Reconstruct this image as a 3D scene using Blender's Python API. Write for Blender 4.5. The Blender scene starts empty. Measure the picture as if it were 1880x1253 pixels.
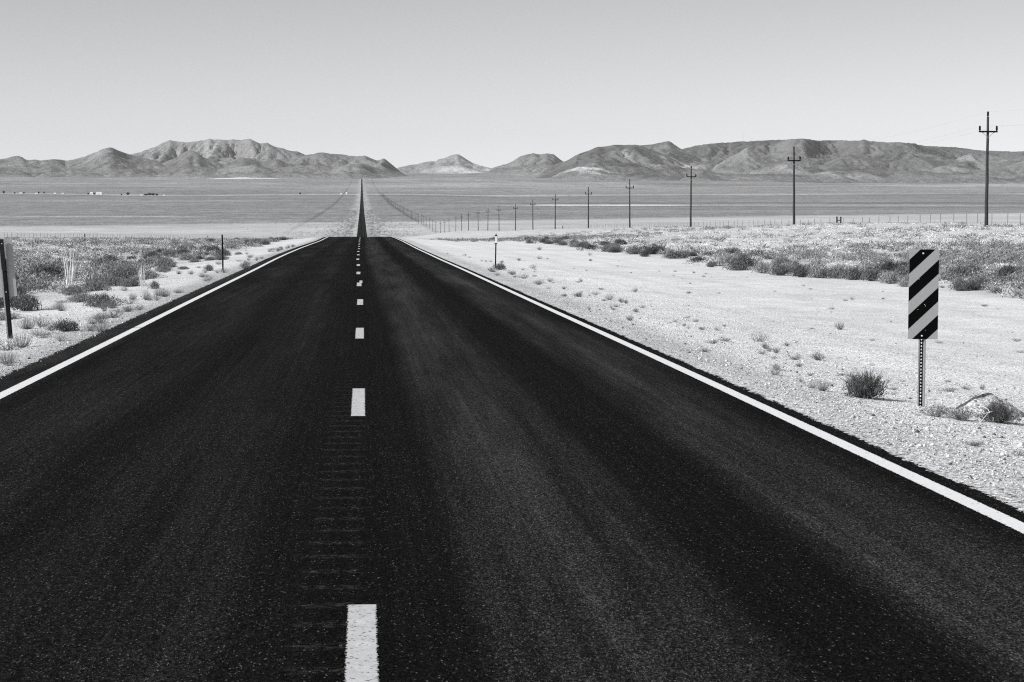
import bpy, math, random
import numpy as np
from mathutils import Vector

random.seed(7)
RNG = np.random.default_rng(11)
SC = bpy.context.scene
COL = SC.collection

# ------------------------------------------------------------------ camera
F_PX, CX, CY, W_PX = 3830.0, 940.0, 626.5, 1880.0
CAM_H = 1.75
PITCH = math.atan(222.5 / F_PX)
YAW = math.atan(272.0 / F_PX * math.cos(PITCH))
FWD = np.array([math.sin(YAW)*math.cos(PITCH), math.cos(YAW)*math.cos(PITCH), -math.sin(PITCH)])
RGT = np.array([math.cos(YAW), -math.sin(YAW), 0.0])
UPV = np.cross(RGT, FWD)

cam_d = bpy.data.cameras.new("camera")
cam_d.sensor_width = 36.0
cam_d.lens = F_PX / W_PX * 36.0
cam_d.clip_start = 0.1
cam_d.clip_end = 80000.0
cam = bpy.data.objects.new("camera", cam_d)
cam.location = (0, 0, CAM_H)
cam.rotation_euler = (math.pi/2 - PITCH, 0, -YAW)
COL.objects.link(cam)
SC.camera = cam


def ray(px, py):
    return FWD + RGT*((px-CX)/F_PX) - UPV*((py-CY)/F_PX)


def px_of(x, y, z=None):
    """photo column of a point seen from the camera (used to read crest outlines)"""
    dz = 0.0 if z is None else z - CAM_H
    f = x*FWD[0] + y*FWD[1] + dz*FWD[2]
    r = x*RGT[0] + y*RGT[1]
    return CX + F_PX*r/f


def at_y(px, py, Y):
    d = ray(px, py)
    t = Y/d[1]
    return np.array([d[0]*t, Y, CAM_H + d[2]*t])


# ------------------------------------------------------------------ noise
_TAB = np.random.default_rng(5).random((512, 512))


def vnoise(x, y, seed=0):
    x = np.asarray(x, float) + seed*17.31
    y = np.asarray(y, float) + seed*9.77
    xi = np.floor(x).astype(np.int64); yi = np.floor(y).astype(np.int64)
    fx = x-xi; fy = y-yi
    fx = fx*fx*fx*(fx*(fx*6-15)+10); fy = fy*fy*fy*(fy*(fy*6-15)+10)
    x0 = xi % 512; x1 = (xi+1) % 512; y0 = yi % 512; y1 = (yi+1) % 512
    a = _TAB[y0, x0]; b = _TAB[y0, x1]; c = _TAB[y1, x0]; d = _TAB[y1, x1]
    return (a*(1-fx)+b*fx)*(1-fy) + (c*(1-fx)+d*fx)*fy


def fbm(x, y, seed=0, octs=4, gain=0.5, lac=2.03):
    s = 0; a = 1.0; n = 0
    for i in range(octs):
        s = s + a*vnoise(x, y, seed+i*3); n += a
        a *= gain; x = x*lac; y = y*lac
    return s/n


def ridged(x, y, seed=0, octs=4, gain=0.55, lac=2.05):
    s = 0; a = 1.0; n = 0
    for i in range(octs):
        s = s + a*(1-np.abs(2*vnoise(x, y, seed+i*5)-1)); n += a
        a *= gain; x = x*lac; y = y*lac
    return s/n


def sstep(a, b, x):
    t = np.clip((np.asarray(x, float)-a)/(b-a), 0, 1)
    return t*t*(3-2*t)


def curve(tab):
    xs = np.array([p[0] for p in tab], float); ys = np.array([p[1] for p in tab], float)
    h = np.diff(xs); dl = np.diff(ys)/h
    m = np.zeros_like(xs); m[0] = dl[0]; m[-1] = dl[-1]
    for i in range(1, len(xs)-1):
        if dl[i-1]*dl[i] > 0:
            w1 = 2*h[i]+h[i-1]; w2 = h[i]+2*h[i-1]
            m[i] = (w1+w2)/(w1/dl[i-1]+w2/dl[i])

    def f(x):
        x = np.clip(np.asarray(x, float), xs[0], xs[-1])
        i = np.clip(np.searchsorted(xs, x)-1, 0, len(xs)-2)
        t = (x-xs[i])/h[i]
        return ((2*t**3-3*t**2+1)*ys[i] + (t**3-2*t**2+t)*h[i]*m[i]
                + (-2*t**3+3*t**2)*ys[i+1] + (t**3-t**2)*h[i]*m[i+1])
    return f


# ------------------------------------------------------------------ ground shape
G = curve([(-60, 0), (60, 0), (100, -.01), (127, -.04), (188, -.14), (240, -.21), (265, -.46), (300, -.87),
           (400, -1.78), (600, -3.55), (900, -6.25), (1200, -8.8), (1400, -10.4), (1550, -10.7), (1700, -9.75),
           (2200, -2.85), (2785, 4.65), (3500, 15.5), (4500, 32), (6100, 64), (8000, 106), (10000, 158),
           (12500, 227), (15000, 299), (17000, 362), (19500, 436), (24000, 470), (30000, 480)])
XC_W = curve([(-60, .07), (8, .075), (21, .068), (45, -.02), (71, -.10), (99, -.22), (127, -.25), (160, -.17),
              (188, -.10), (240, -.19), (400, -.19), (1000, 0), (30000, 0)])
TR = curve([(-60, .2), (0, .3), (60, .8), (120, 1.35), (199, 1.80), (290, 2.03), (381, 2.39), (472, 2.73), (563, 3.18),
            (654, 3.29), (745, 3.3), (836, 3.4), (927, 3.78), (1200, 4.65), (1450, 3.2), (1700, 0), (30000, 0)])
VR = curve([(-1, 0), (0, 0), (4.05, -.01), (4.6, -.05), (5.6, -.15), (8, -.34), (12, -.44), (18, -.45), (99999, -.45)])
VL = curve([(-1, 0), (0, 0), (4.1, -.01), (4.6, -.04), (5.6, -.12), (9, -.34), (13, -.4), (99999, -.4)])


def xc(Y):
    return -.0009*np.asarray(Y, float) + XC_W(Y)


def ground_s(s, Y):
    s = np.asarray(s, float); Y = np.asarray(Y, float)
    z = G(Y) + np.where(s > 0, VR(np.abs(s)), VL(np.abs(s)))
    z = z + TR(Y)*sstep(17, 60, s) + .3*sstep(13, 60, -s)*(1-sstep(1200, 1700, Y))
    a = np.abs(s)
    # natural unevenness off the pavement
    near = sstep(4.6, 8, a)
    z = z + near*(.10*(fbm(s/3.1, Y/3.7, 2, 4)-.5) + .05*(fbm(s/.9, Y/.9, 8, 2)-.5))
    z = z + sstep(20, 60, a)*.5*(fbm(s/24, Y/40, 21, 3)-.5)*sstep(30, 160, Y)*(1-.6*sstep(900, 1500, Y))
    far = sstep(2500, 9000, Y)*sstep(60, 500, a)
    z = z + far*(Y*.0028)*(fbm(s/900, Y/1400, 31, 4)-.5)
    return z


def ground(x, y):
    return ground_s(np.asarray(x, float)-xc(y), y)


def at_ground(px, py):
    d = ray(px, py)
    t = 5.0; prev = t
    while t < 20000:
        p = np.array([0, 0, CAM_H]) + d*t
        if p[2] < float(ground(p[0], p[1])):
            lo, hi = prev, t
            for _ in range(30):
                mid = .5*(lo+hi)
                q = np.array([0, 0, CAM_H]) + d*mid
                if q[2] < float(ground(q[0], q[1])): hi = mid
                else: lo = mid
            q = np.array([0, 0, CAM_H]) + d*hi
            q[2] = float(ground(q[0], q[1]))
            return q
        prev = t
        t *= 1.01
    return np.array([0, 0, CAM_H]) + d*20000


MOUND_P = at_ground(1777, 744)
_b = at_ground(1691, 747)
MOUND_P[1] = _b[1] + (MOUND_P[0]-_b[0])*.39/.92 + .04
MOUND_P[2] = float(ground(MOUND_P[0], MOUND_P[1]))


# ------------------------------------------------------------------ object helpers
def mesh_obj(name, V, Fq, mat=None, parent=None, attrs=None, smooth=False, uv=None):
    """V (n,3) array, Fq list of faces or an (m,k) int array -> one mesh object"""
    me = bpy.data.meshes.new(name)
    V = np.asarray(V, np.float32)
    if isinstance(Fq, np.ndarray):
        m, k = Fq.shape
        me.vertices.add(len(V)); me.vertices.foreach_set("co", V.ravel())
        me.loops.add(m*k); me.loops.foreach_set("vertex_index", Fq.astype(np.int32).ravel())
        me.polygons.add(m); me.polygons.foreach_set("loop_start", np.arange(0, m*k, k, dtype=np.int32))
        me.update(calc_edges=True)
    else:
        me.from_pydata([tuple(map(float, v)) for v in V], [], [tuple(map(int, f)) for f in Fq])
        me.update()
    if attrs:
        for an, arr in attrs.items():
            a = me.attributes.new(an, 'FLOAT', 'POINT')
            a.data.foreach_set("value", np.asarray(arr, np.float32))
    if smooth:
        me.polygons.foreach_set("use_smooth", np.ones(len(me.polygons), bool))
    if mat: me.materials.append(mat)
    o = bpy.data.objects.new(name, me)
    COL.objects.link(o)
    if parent is not None: o.parent = parent
    return o


def tag(o, label=None, cat=None, group=None, kind=None):
    if label: o["label"] = label
    if cat: o["category"] = cat
    if group: o["group"] = group
    if kind: o["kind"] = kind
    return o


def thing(name, label, cat, loc=(0, 0, 0), rz=0.0, group=None):
    o = bpy.data.objects.new(name, None)
    o.empty_display_size = .2
    COL.objects.link(o)
    o.location = tuple(map(float, loc)); o.rotation_euler = (0, 0, rz)
    return tag(o, label, cat, group)


def copy_tree(o, parent=None):
    c = o.copy(); COL.objects.link(c)
    if parent is not None: c.parent = parent
    for ch in [k for k in o.children]:
        copy_tree(ch, c)
    return c


class MB:
    def __init__(self): self.v = []; self.f = []

    def add(self, vs, fs):
        n = len(self.v)
        self.v += [tuple(map(float, p)) for p in vs]
        self.f += [tuple(i+n for i in f) for f in fs]
        return self

    def box(self, c, s):
        x, y, z = c; a, b, d = s[0]/2, s[1]/2, s[2]/2
        vs = [(x+i*a, y+j*b, z+k*d) for i in (-1, 1) for j in (-1, 1) for k in (-1, 1)]
        return self.add(vs, [(0, 1, 3, 2), (4, 6, 7, 5), (0, 4, 5, 1), (2, 3, 7, 6), (0, 2, 6, 4), (1, 5, 7, 3)])

    def tube(self, pts, radii, n=8, cap=True):
        pts = [Vector(map(float, p)) for p in pts]
        rings = []
        for i, p in enumerate(pts):
            a = pts[max(i-1, 0)]; b = pts[min(i+1, len(pts)-1)]
            t = (b-a).normalized()
            ref = Vector((0, 0, 1)) if abs(t.z) < .9 else Vector((1, 0, 0))
            u = t.cross(ref).normalized(); w = t.cross(u)
            rings.append([p + (u*math.cos(2*math.pi*k/n) + w*math.sin(2*math.pi*k/n))*radii[i] for k in range(n)])
        vs = [v for r in rings for v in r]
        fs = []
        for i in range(len(rings)-1):
            for k in range(n):
                fs.append((i*n+k, i*n+(k+1) % n, (i+1)*n+(k+1) % n, (i+1)*n+k))
        if cap:
            fs.append(tuple(range(n))[::-1]); fs.append(tuple(range((len(rings)-1)*n, len(rings)*n)))
        return self.add(vs, fs)

    def lathe(self, c, prof, n=10):
        return self.tube([(c[0], c[1], c[2]+z) for r, z in prof], [r for r, z in prof], n)

    def build(self, name, mat, parent=None, smooth=False):
        return mesh_obj(name, np.array(self.v), self.f, mat, parent, smooth=smooth)


# ------------------------------------------------------------------ materials
def gray(v): return (v*.985, v*.995, v*1.015, 1.0)


class NT:
    def __init__(self, name):
        self.m = bpy.data.materials.new(name); self.m.use_nodes = True
        self.t = self.m.node_tree; self.t.nodes.clear()
        self.out = self.t.nodes.new('ShaderNodeOutputMaterial')
        self.b = self.t.nodes.new('ShaderNodeBsdfPrincipled')
        self.t.links.new(self.b.outputs[0], self.out.inputs[0])
        self.b.inputs['Roughness'].default_value = .9
        self.b.inputs['Specular IOR Level'].default_value = .12
        self.b.inputs['Base Color'].default_value = gray(.3)
        self._pos = None

    def n(self, ty, **kw):
        nd = self.t.nodes.new(ty)
        for k, v in kw.items(): setattr(nd, k, v)
        return nd

    def link(self, a, b):
        if isinstance(a, (int, float)): b.default_value = a
        else: self.t.links.new(a, b)

    def pos(self):
        if self._pos is None: self._pos = self.n('ShaderNodeNewGeometry').outputs['Position']
        return self._pos

    def objc(self): return self.n('ShaderNodeTexCoord').outputs['Object']

    def math(self, op, a, b=0.0, c=0.0, clamp=False):
        nd = self.n('ShaderNodeMath', operation=op, use_clamp=clamp)
        self.link(a, nd.inputs[0]); self.link(b, nd.inputs[1]); self.link(c, nd.inputs[2])
        return nd.outputs[0]

    def mr(self, v, a, b, c, d, smooth=False):
        nd = self.n('ShaderNodeMapRange', interpolation_type='SMOOTHSTEP' if smooth else 'LINEAR')
        self.link(v, nd.inputs[0])
        for i, k in enumerate((a, b, c, d)): self.link(k, nd.inputs[i+1])
        return nd.outputs[0]

    def scale(self, vec, s):
        nd = self.n('ShaderNodeVectorMath', operation='MULTIPLY')
        self.t.links.new(vec, nd.inputs[0]); nd.inputs[1].default_value = s
        return nd.outputs[0]

    def noise(self, vec, scale, detail=3, rough=.55):
        nd = self.n('ShaderNodeTexNoise')
        self.t.links.new(vec, nd.inputs['Vector'])
        nd.inputs['Scale'].default_value = scale; nd.inputs['Detail'].default_value = detail
        nd.inputs['Roughness'].default_value = rough
        return nd.outputs[0]

    def voro(self, vec, scale, feature='F1'):
        nd = self.n('ShaderNodeTexVoronoi', feature=feature)
        self.t.links.new(vec, nd.inputs['Vector']); nd.inputs['Scale'].default_value = scale
        return nd

    def attr(self, name): return self.n('ShaderNodeAttribute', attribute_name=name).outputs['Fac']

    def sep(self, vec):
        nd = self.n('ShaderNodeSeparateXYZ'); self.t.links.new(vec, nd.inputs[0]); return nd.outputs

    def base(self, v):
        """grey value socket -> base colour with the print's faint cool tone"""
        nd = self.n('ShaderNodeCombineColor')
        self.link(self.math('MULTIPLY', v, .985), nd.inputs[0])
        self.link(self.math('MULTIPLY', v, .995), nd.inputs[1])
        self.link(self.math('MULTIPLY', v, 1.015), nd.inputs[2])
        self.t.links.new(nd.outputs[0], self.b.inputs['Base Color'])

    def bump(self, h, strength=.5, dist=.02, prev=None):
        nd = self.n('ShaderNodeBump')
        nd.inputs['Strength'].default_value = strength; nd.inputs['Distance'].default_value = dist
        self.link(h, nd.inputs['Height'])
        if prev is not None: self.t.links.new(prev, nd.inputs['Normal'])
        return nd.outputs[0]

    def normal(self, nrm): self.t.links.new(nrm, self.b.inputs['Normal'])


def plain(name, v, rough=.8, spec=.12, noise_amt=.25, nscale=6, metal=0.0, bump=0.0):
    t = NT(name)
    c = t.objc()
    nz = t.noise(c, nscale, 4, .6)
    t.base(t.math('MULTIPLY', t.mr(nz, .25, .75, 1-noise_amt, 1+noise_amt), v))
    t.b.inputs['Roughness'].default_value = rough
    t.b.inputs['Specular IOR Level'].default_value = spec
    t.b.inputs['Metallic'].default_value = metal
    if bump: t.normal(t.bump(nz, bump, .01))
    return t.m


def mat_ground():
    t = NT("desert_ground")
    p = t.pos()
    alb = t.attr('alb'); spk = t.attr('spk'); grv = t.attr('grv')
    # gravel grain near the road
    v1 = t.voro(p, 34.0); v2 = t.voro(p, 75.0)
    c1 = t.sep(v1.outputs['Color'])[0]; c2 = t.sep(v2.outputs['Color'])[1]
    grain = t.math('ADD', t.math('MULTIPLY', t.mr(c1, 0, 1, -.6, .5), .7), t.math('MULTIPLY', t.mr(c2, 0, 1, -.5, .45), .6))
    grain = t.math('ADD', grain, .07)
    dk = t.mr(t.sep(t.voro(p, 26.0).outputs['Color'])[2], .90, .93, 0, -.5)
    grain = t.math('ADD', grain, dk)
    grain = t.math('MULTIPLY', grain, t.mr(grv, 0, 1, .22, 1.0))
    mid = t.mr(t.noise(p, .9, 5, .6), .3, .7, -.10, .10)
    big = t.mr(t.noise(p, .08, 3, .5), .3, .7, -.07, .07)
    # sage dots of the flats
    s1 = t.noise(t.scale(p, (1, .45, 1)), .28, 4, .75)
    s2 = t.noise(t.scale(p, (.03, .014, .03)), 1.0, 4, .7)
    dots = t.math('MULTIPLY', t.math('ADD', t.mr(s1, .3, .7, -.75, .75), t.mr(s2, .3, .7, -.30, .30)), spk)
    f = t.math('ADD', t.math('ADD', 1.0, grain), t.math('ADD', t.math('ADD', mid, big), dots))
    t.base(t.math('MULTIPLY', alb, t.math('MAXIMUM', f, .12)))
    h = t.math('MULTIPLY', t.math('ADD', t.math('MULTIPLY', v1.outputs['Distance'], -1.0), t.math('MULTIPLY', v2.outputs['Distance'], -.5)), t.mr(grv, 0, 1, .25, 1.0))
    b1 = t.bump(t.noise(p, 5.0, 4, .6), .25, .08)
    t.normal(t.bump(h, .55, .022, b1))
    t.b.inputs['Roughness'].default_value = 1.0
    t.b.inputs['Specular IOR Level'].default_value = .03
    return t.m


def groove(t):
    """milled rumble slots across the road, 0.46 m apart"""
    p = t.sep(t.pos())
    ph = t.math('FRACT', t.math('MULTIPLY', p[1], 1/.46))
    d = t.math('ABSOLUTE', t.math('SUBTRACT', ph, .5))
    slot = t.mr(d, .05, .19, 1, 0, True)
    m = t.math('MULTIPLY', t.mr(t.math('ABSOLUTE', t.math('ADD', p[0], .16)), .12, .18, 1, 0), t.math('MULTIPLY', slot, t.mr(p[1], 17, 27, 1, .15)))
    return m


def mat_asphalt():
    t = NT("asphalt")
    p = t.pos(); s = t.attr('s')
    ramp = t.n('ShaderNodeValToRGB')
    t.link(t.mr(s, -4.2, 4.2, 0, 1), ramp.inputs[0])
    cr = ramp.color_ramp
    pts = [(-4.2, .55), (-3.85, .62), (-3.4, .16), (-2.9, .30), (-2.5, .34), (-1.9, .12), (-1.4, .20), (-.95, .30), (-.5, .10), (-.1, .03), (.3, .06),
           (.62, .62), (.95, .85), (1.3, .62), (1.75, .06), (2.2, .05), (2.55, .62), (2.95, .72), (3.25, .40), (3.55, .12), (4.2, .18)]
    cr.elements[0].position = 0; cr.elements[1].position = 1
    for i, (x, v) in enumerate(pts):
        q = (x+4.2)/8.4
        e = cr.elements[0] if i == 0 else (cr.elements[-1] if i == len(pts)-1 else cr.elements.new(q))
        e.color = (v, v, v, 1)
    cr.interpolation = 'EASE'
    n1 = t.noise(t.scale(p, (2.0, .09, 1)), 1.0, 5, .6)
    n2 = t.noise(t.scale(p, (.5, .055, 1)), 1.0, 3, .5)
    n3 = t.noise(t.scale(p, (6.0, .35, 1)), 1.0, 3, .5)
    tr = t.math('MULTIPLY', ramp.outputs[0], t.mr(n1, .30, .68, .35, 1.35))
    tr = t.math('MULTIPLY', tr, t.mr(n2, .3, .7, .6, 1.3))
    tr = t.math('MULTIPLY', tr, t.mr(n3, .3, .7, .80, 1.2))
    n5 = t.noise(t.scale(p, (22.0, .05, 1)), 1.0, 4, .65)
    tr = t.math('ADD', t.math('MULTIPLY', tr, t.mr(n5, .3, .7, .72, 1.28)), t.mr(n5, .4, .8, 0, .10))
    pg = t.scale(p, (1, .36, 1))
    n6 = t.noise(t.scale(p, (1.1, .07, 1)), 1.0, 4, .6)
    tr = t.math('MULTIPLY', tr, t.mr(n6, .34, .54, .58, 1.08, True))
    v = t.voro(pg, 150.0); v2 = t.voro(pg, 130.0)
    c = t.sep(v.outputs['Color']); c2 = t.sep(v2.outputs['Color'])
    n4 = t.noise(pg, 60, 3, .75)
    fine = t.mr(t.math('POWER', c[0], 2.0), 0, 1, .30, 2.4)
    base = t.math('MULTIPLY', t.math('MULTIPLY_ADD', tr, .033, .0040), t.math('MULTIPLY', fine, t.mr(n4, .3, .7, .5, 1.5)))
    # pale aggregate chips, more of them where tyres have polished the binder away
    thr = t.math('SUBTRACT', .985, t.math('MULTIPLY', tr, .11))
    chip = t.math('GREATER_THAN', c[1], thr)
    chip2 = t.math('GREATER_THAN', c2[1], .9982)
    base = t.math('ADD', base, t.math('MULTIPLY', chip, t.mr(c[2], 0, 1, .01, .105)))
    base = t.math('ADD', base, t.math('MULTIPLY', chip2, .09))
    g = groove(t)
    dust = t.math('MULTIPLY', t.math('MULTIPLY', g, t.mr(t.noise(p, 22, 3, .6), .46, .66, 0, 1)), .036)
    base = t.math('ADD', base, dust)
    t.base(base)
    b = t.bump(t.math('MULTIPLY', g, -1.0), .5, .008)
    b = t.bump(t.math('ADD', v.outputs['Distance'], t.math('MULTIPLY', v2.outputs['Distance'], .6)), .6, .005, b)
    t.normal(b)
    t.b.inputs['Roughness'].default_value = .95
    t.b.inputs['Specular IOR Level'].default_value = .025
    # crumbling pavement edge
    e = t.math('SUBTRACT', t.math('ABSOLUTE', t.attr('edge')), 1.0)   # 0 at nominal edge, metres beyond it positive
    nz = t.math('ADD', t.mr(t.noise(p, 2.2, 3, .6), .3, .7, -.03, .03), t.mr(t.noise(t.scale(p, (1, .35, 1)), 16, 4, .75), .3, .7, -.06, .06))
    cut = t.math('GREATER_THAN', t.math('ADD', e, nz), 0.0)
    tr_ = t.n('ShaderNodeBsdfTransparent'); mx = t.n('ShaderNodeMixShader')
    t.link(cut, mx.inputs[0]); t.t.links.new(t.b.outputs[0], mx.inputs[1]); t.t.links.new(tr_.outputs[0], mx.inputs[2])
    t.t.links.new(mx.outputs[0], t.out.inputs[0])
    return t.m


def mat_paint(name, v, wear, ragged):
    t = NT(name)
    p = t.pos()
    n = t.noise(p, 45, 4, .7)
    n2 = t.noise(p, 7, 3, .6)
    val = t.math('MULTIPLY', t.mr(n, .3, .7, 1-wear, 1+wear*.4), t.mr(n2, .3, .7, 1-wear*.5, 1+wear*.3))
    g = groove(t)
    pit = t.mr(t.sep(t.voro(p, 90).outputs['Color'])[0], .93 if wear > .1 else .985, .95 if wear > .1 else .99, 1, .25)
    t.base(t.math('MULTIPLY', t.math('MULTIPLY', val, v), pit))
    b = t.bump(t.math('MULTIPLY', g, -1.0), .6, .008)
    t.normal(t.bump(n, .4, .004, b))
    t.b.inputs['Roughness'].default_value = .75
    t.b.inputs['Specular IOR Level'].default_value = .1
    u = t.math('ABSOLUTE', t.attr('u'))
    nz = t.mr(t.noise(p, 70, 3, .7), .25, .75, -1, 1)
    cut = t.math('GREATER_THAN', t.math('ADD', u, t.math('MULTIPLY', nz, ragged)), .82)
    tr_ = t.n('ShaderNodeBsdfTransparent'); mx = t.n('ShaderNodeMixShader')
    t.link(cut, mx.inputs[0]); t.t.links.new(t.b.outputs[0], mx.inputs[1]); t.t.links.new(tr_.outputs[0], mx.inputs[2])
    t.t.links.new(mx.outputs[0], t.out.inputs[0])
    return t.m


def mat_hill():
    t = NT("bare_rock_hill")
    p = t.pos()
    alb = t.attr('alb')
    n1 = t.noise(t.scale(p, (1, .5, 1)), .012, 6, .65)
    n2 = t.noise(p, .05, 3, .7)
    f = t.math('ADD', t.mr(n1, .3, .7, .84, 1.16), t.mr(n2, .3, .7, -.24, .24))
    t.base(t.math('MULTIPLY', alb, f))
    t.normal(t.bump(t.noise(t.scale(p, (1, .45, 1)), .02, 5, .75), .9, 18))
    t.b.inputs['Roughness'].default_value = 1.0
    t.b.inputs['Specular IOR Level'].default_value = 0.0
    return t.m


def mat_plant(name, v, spread=.35):
    t = NT(name)
    r = t.n('ShaderNodeObjectInfo').outputs['Random']
    k = t.attr('k')
    t.base(t.math('MULTIPLY', t.math('MULTIPLY', k, v), t.mr(r, 0, 1, 1-spread, 1+spread)))
    t.b.inputs['Roughness'].default_value = .9
    t.b.inputs['Specular IOR Level'].default_value = .05
    return t.m


M = {}
M['ground'] = mat_ground()
M['asphalt'] = mat_asphalt()
M['edge_paint'] = mat_paint('white_edge_paint', .86, .08, .14)
M['dash_paint'] = mat_paint('worn_dash_paint', .62, .16, .15)
M['hill'] = mat_hill()
M['sage'] = mat_plant('sagebrush_leaf', .125)
M['spiky'] = mat_plant('spiky_stems', .10, .1)
M['sage_pale'] = mat_plant('dry_sage', .24)
M['weed'] = mat_plant('grey_weed', .22)
M['straw'] = mat_plant('dry_straw', .85, .1)
M['scrub'] = mat_plant('desert_scrub_leaf', 1.0, 0)
M['wood'] = plain('weathered_pole_wood', .05, .9, .05, .55, 9)
M['dark'] = plain('dark_insulator', .006, .7, .05, .1)
M['steel'] = plain('galvanised_steel', .28, .6, .3, .2, 9)
M['greenpost'] = plain('dark_painted_post', .016, .8, .05, .3, 12)
M['signgrey'] = plain('sign_sheeting', .35, .55, .25, .05, 3)
M['signback'] = plain('bare_aluminium_back', .37, .45, .35, .10, 2)
M['signblack'] = plain('black_sign_ink', .004, .7, .02, .1, 5)
M['bolt'] = plain('zinc_bolt', .6, .4, .5, .1)
M['reflector'] = plain('white_reflector', .82, .5, .2, .05)
M['wire'] = plain('dull_wire', .18, .6, .2, .1)
M['rust'] = plain('dark_corrugated_metal', .02, .8, .1, .4, 20)
M['whitewall'] = plain('white_wall', .85, .8, .1, .05, .3)
M['greywall'] = plain('grey_wall', .35, .8, .1, .1, .3)
M['roof'] = plain('roof_sheet', .55, .7, .1, .1, .3)
M['bark'] = plain('bark', .06, .9, .05, .3, 3)
M['crown'] = mat_plant('dark_crown_leaf', .055)
M['mast'] = plain('mast_steel', .3, .6, .2, .1)

# ------------------------------------------------------------------ terrain sheet
def spaced(a, b, step, grow):
    out = [a]; st = step
    while out[-1] < b:
        out.append(out[-1]+st); st *= grow
    return out


s_mid = list(np.arange(-13, 23.01, .3))
s_r = spaced(s_mid[-1], 9500, .3, 1.045)[1:]
s_l = [-v for v in spaced(-s_mid[0], 6500, .3, 1.045)[1:]][::-1]
S_COL = np.array(s_l + s_mid + s_r)
Y_ROW = np.array(list(np.arange(-40, 6, 2.0)) + list(np.arange(6, 70, .3)))
y = Y_ROW[-1]; extra = []
while y < 17500:
    y *= 1.012; extra.append(y)
Y_ROW = np.concatenate([Y_ROW, extra])
SS, YY = np.meshgrid(S_COL, Y_ROW)
ZZ = ground_s(SS, YY)
ZZ = ZZ - np.where(np.abs(SS) < 3.95, .03 + YY.clip(0)*1.2e-4, 0)
XX = SS + xc(YY)


def grid_faces(nr, nc):
    i = np.arange(nr*nc).reshape(nr, nc)
    return np.stack([i[:-1, :-1], i[:-1, 1:], i[1:, 1:], i[1:, :-1]], -1).reshape(-1, 4)


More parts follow.
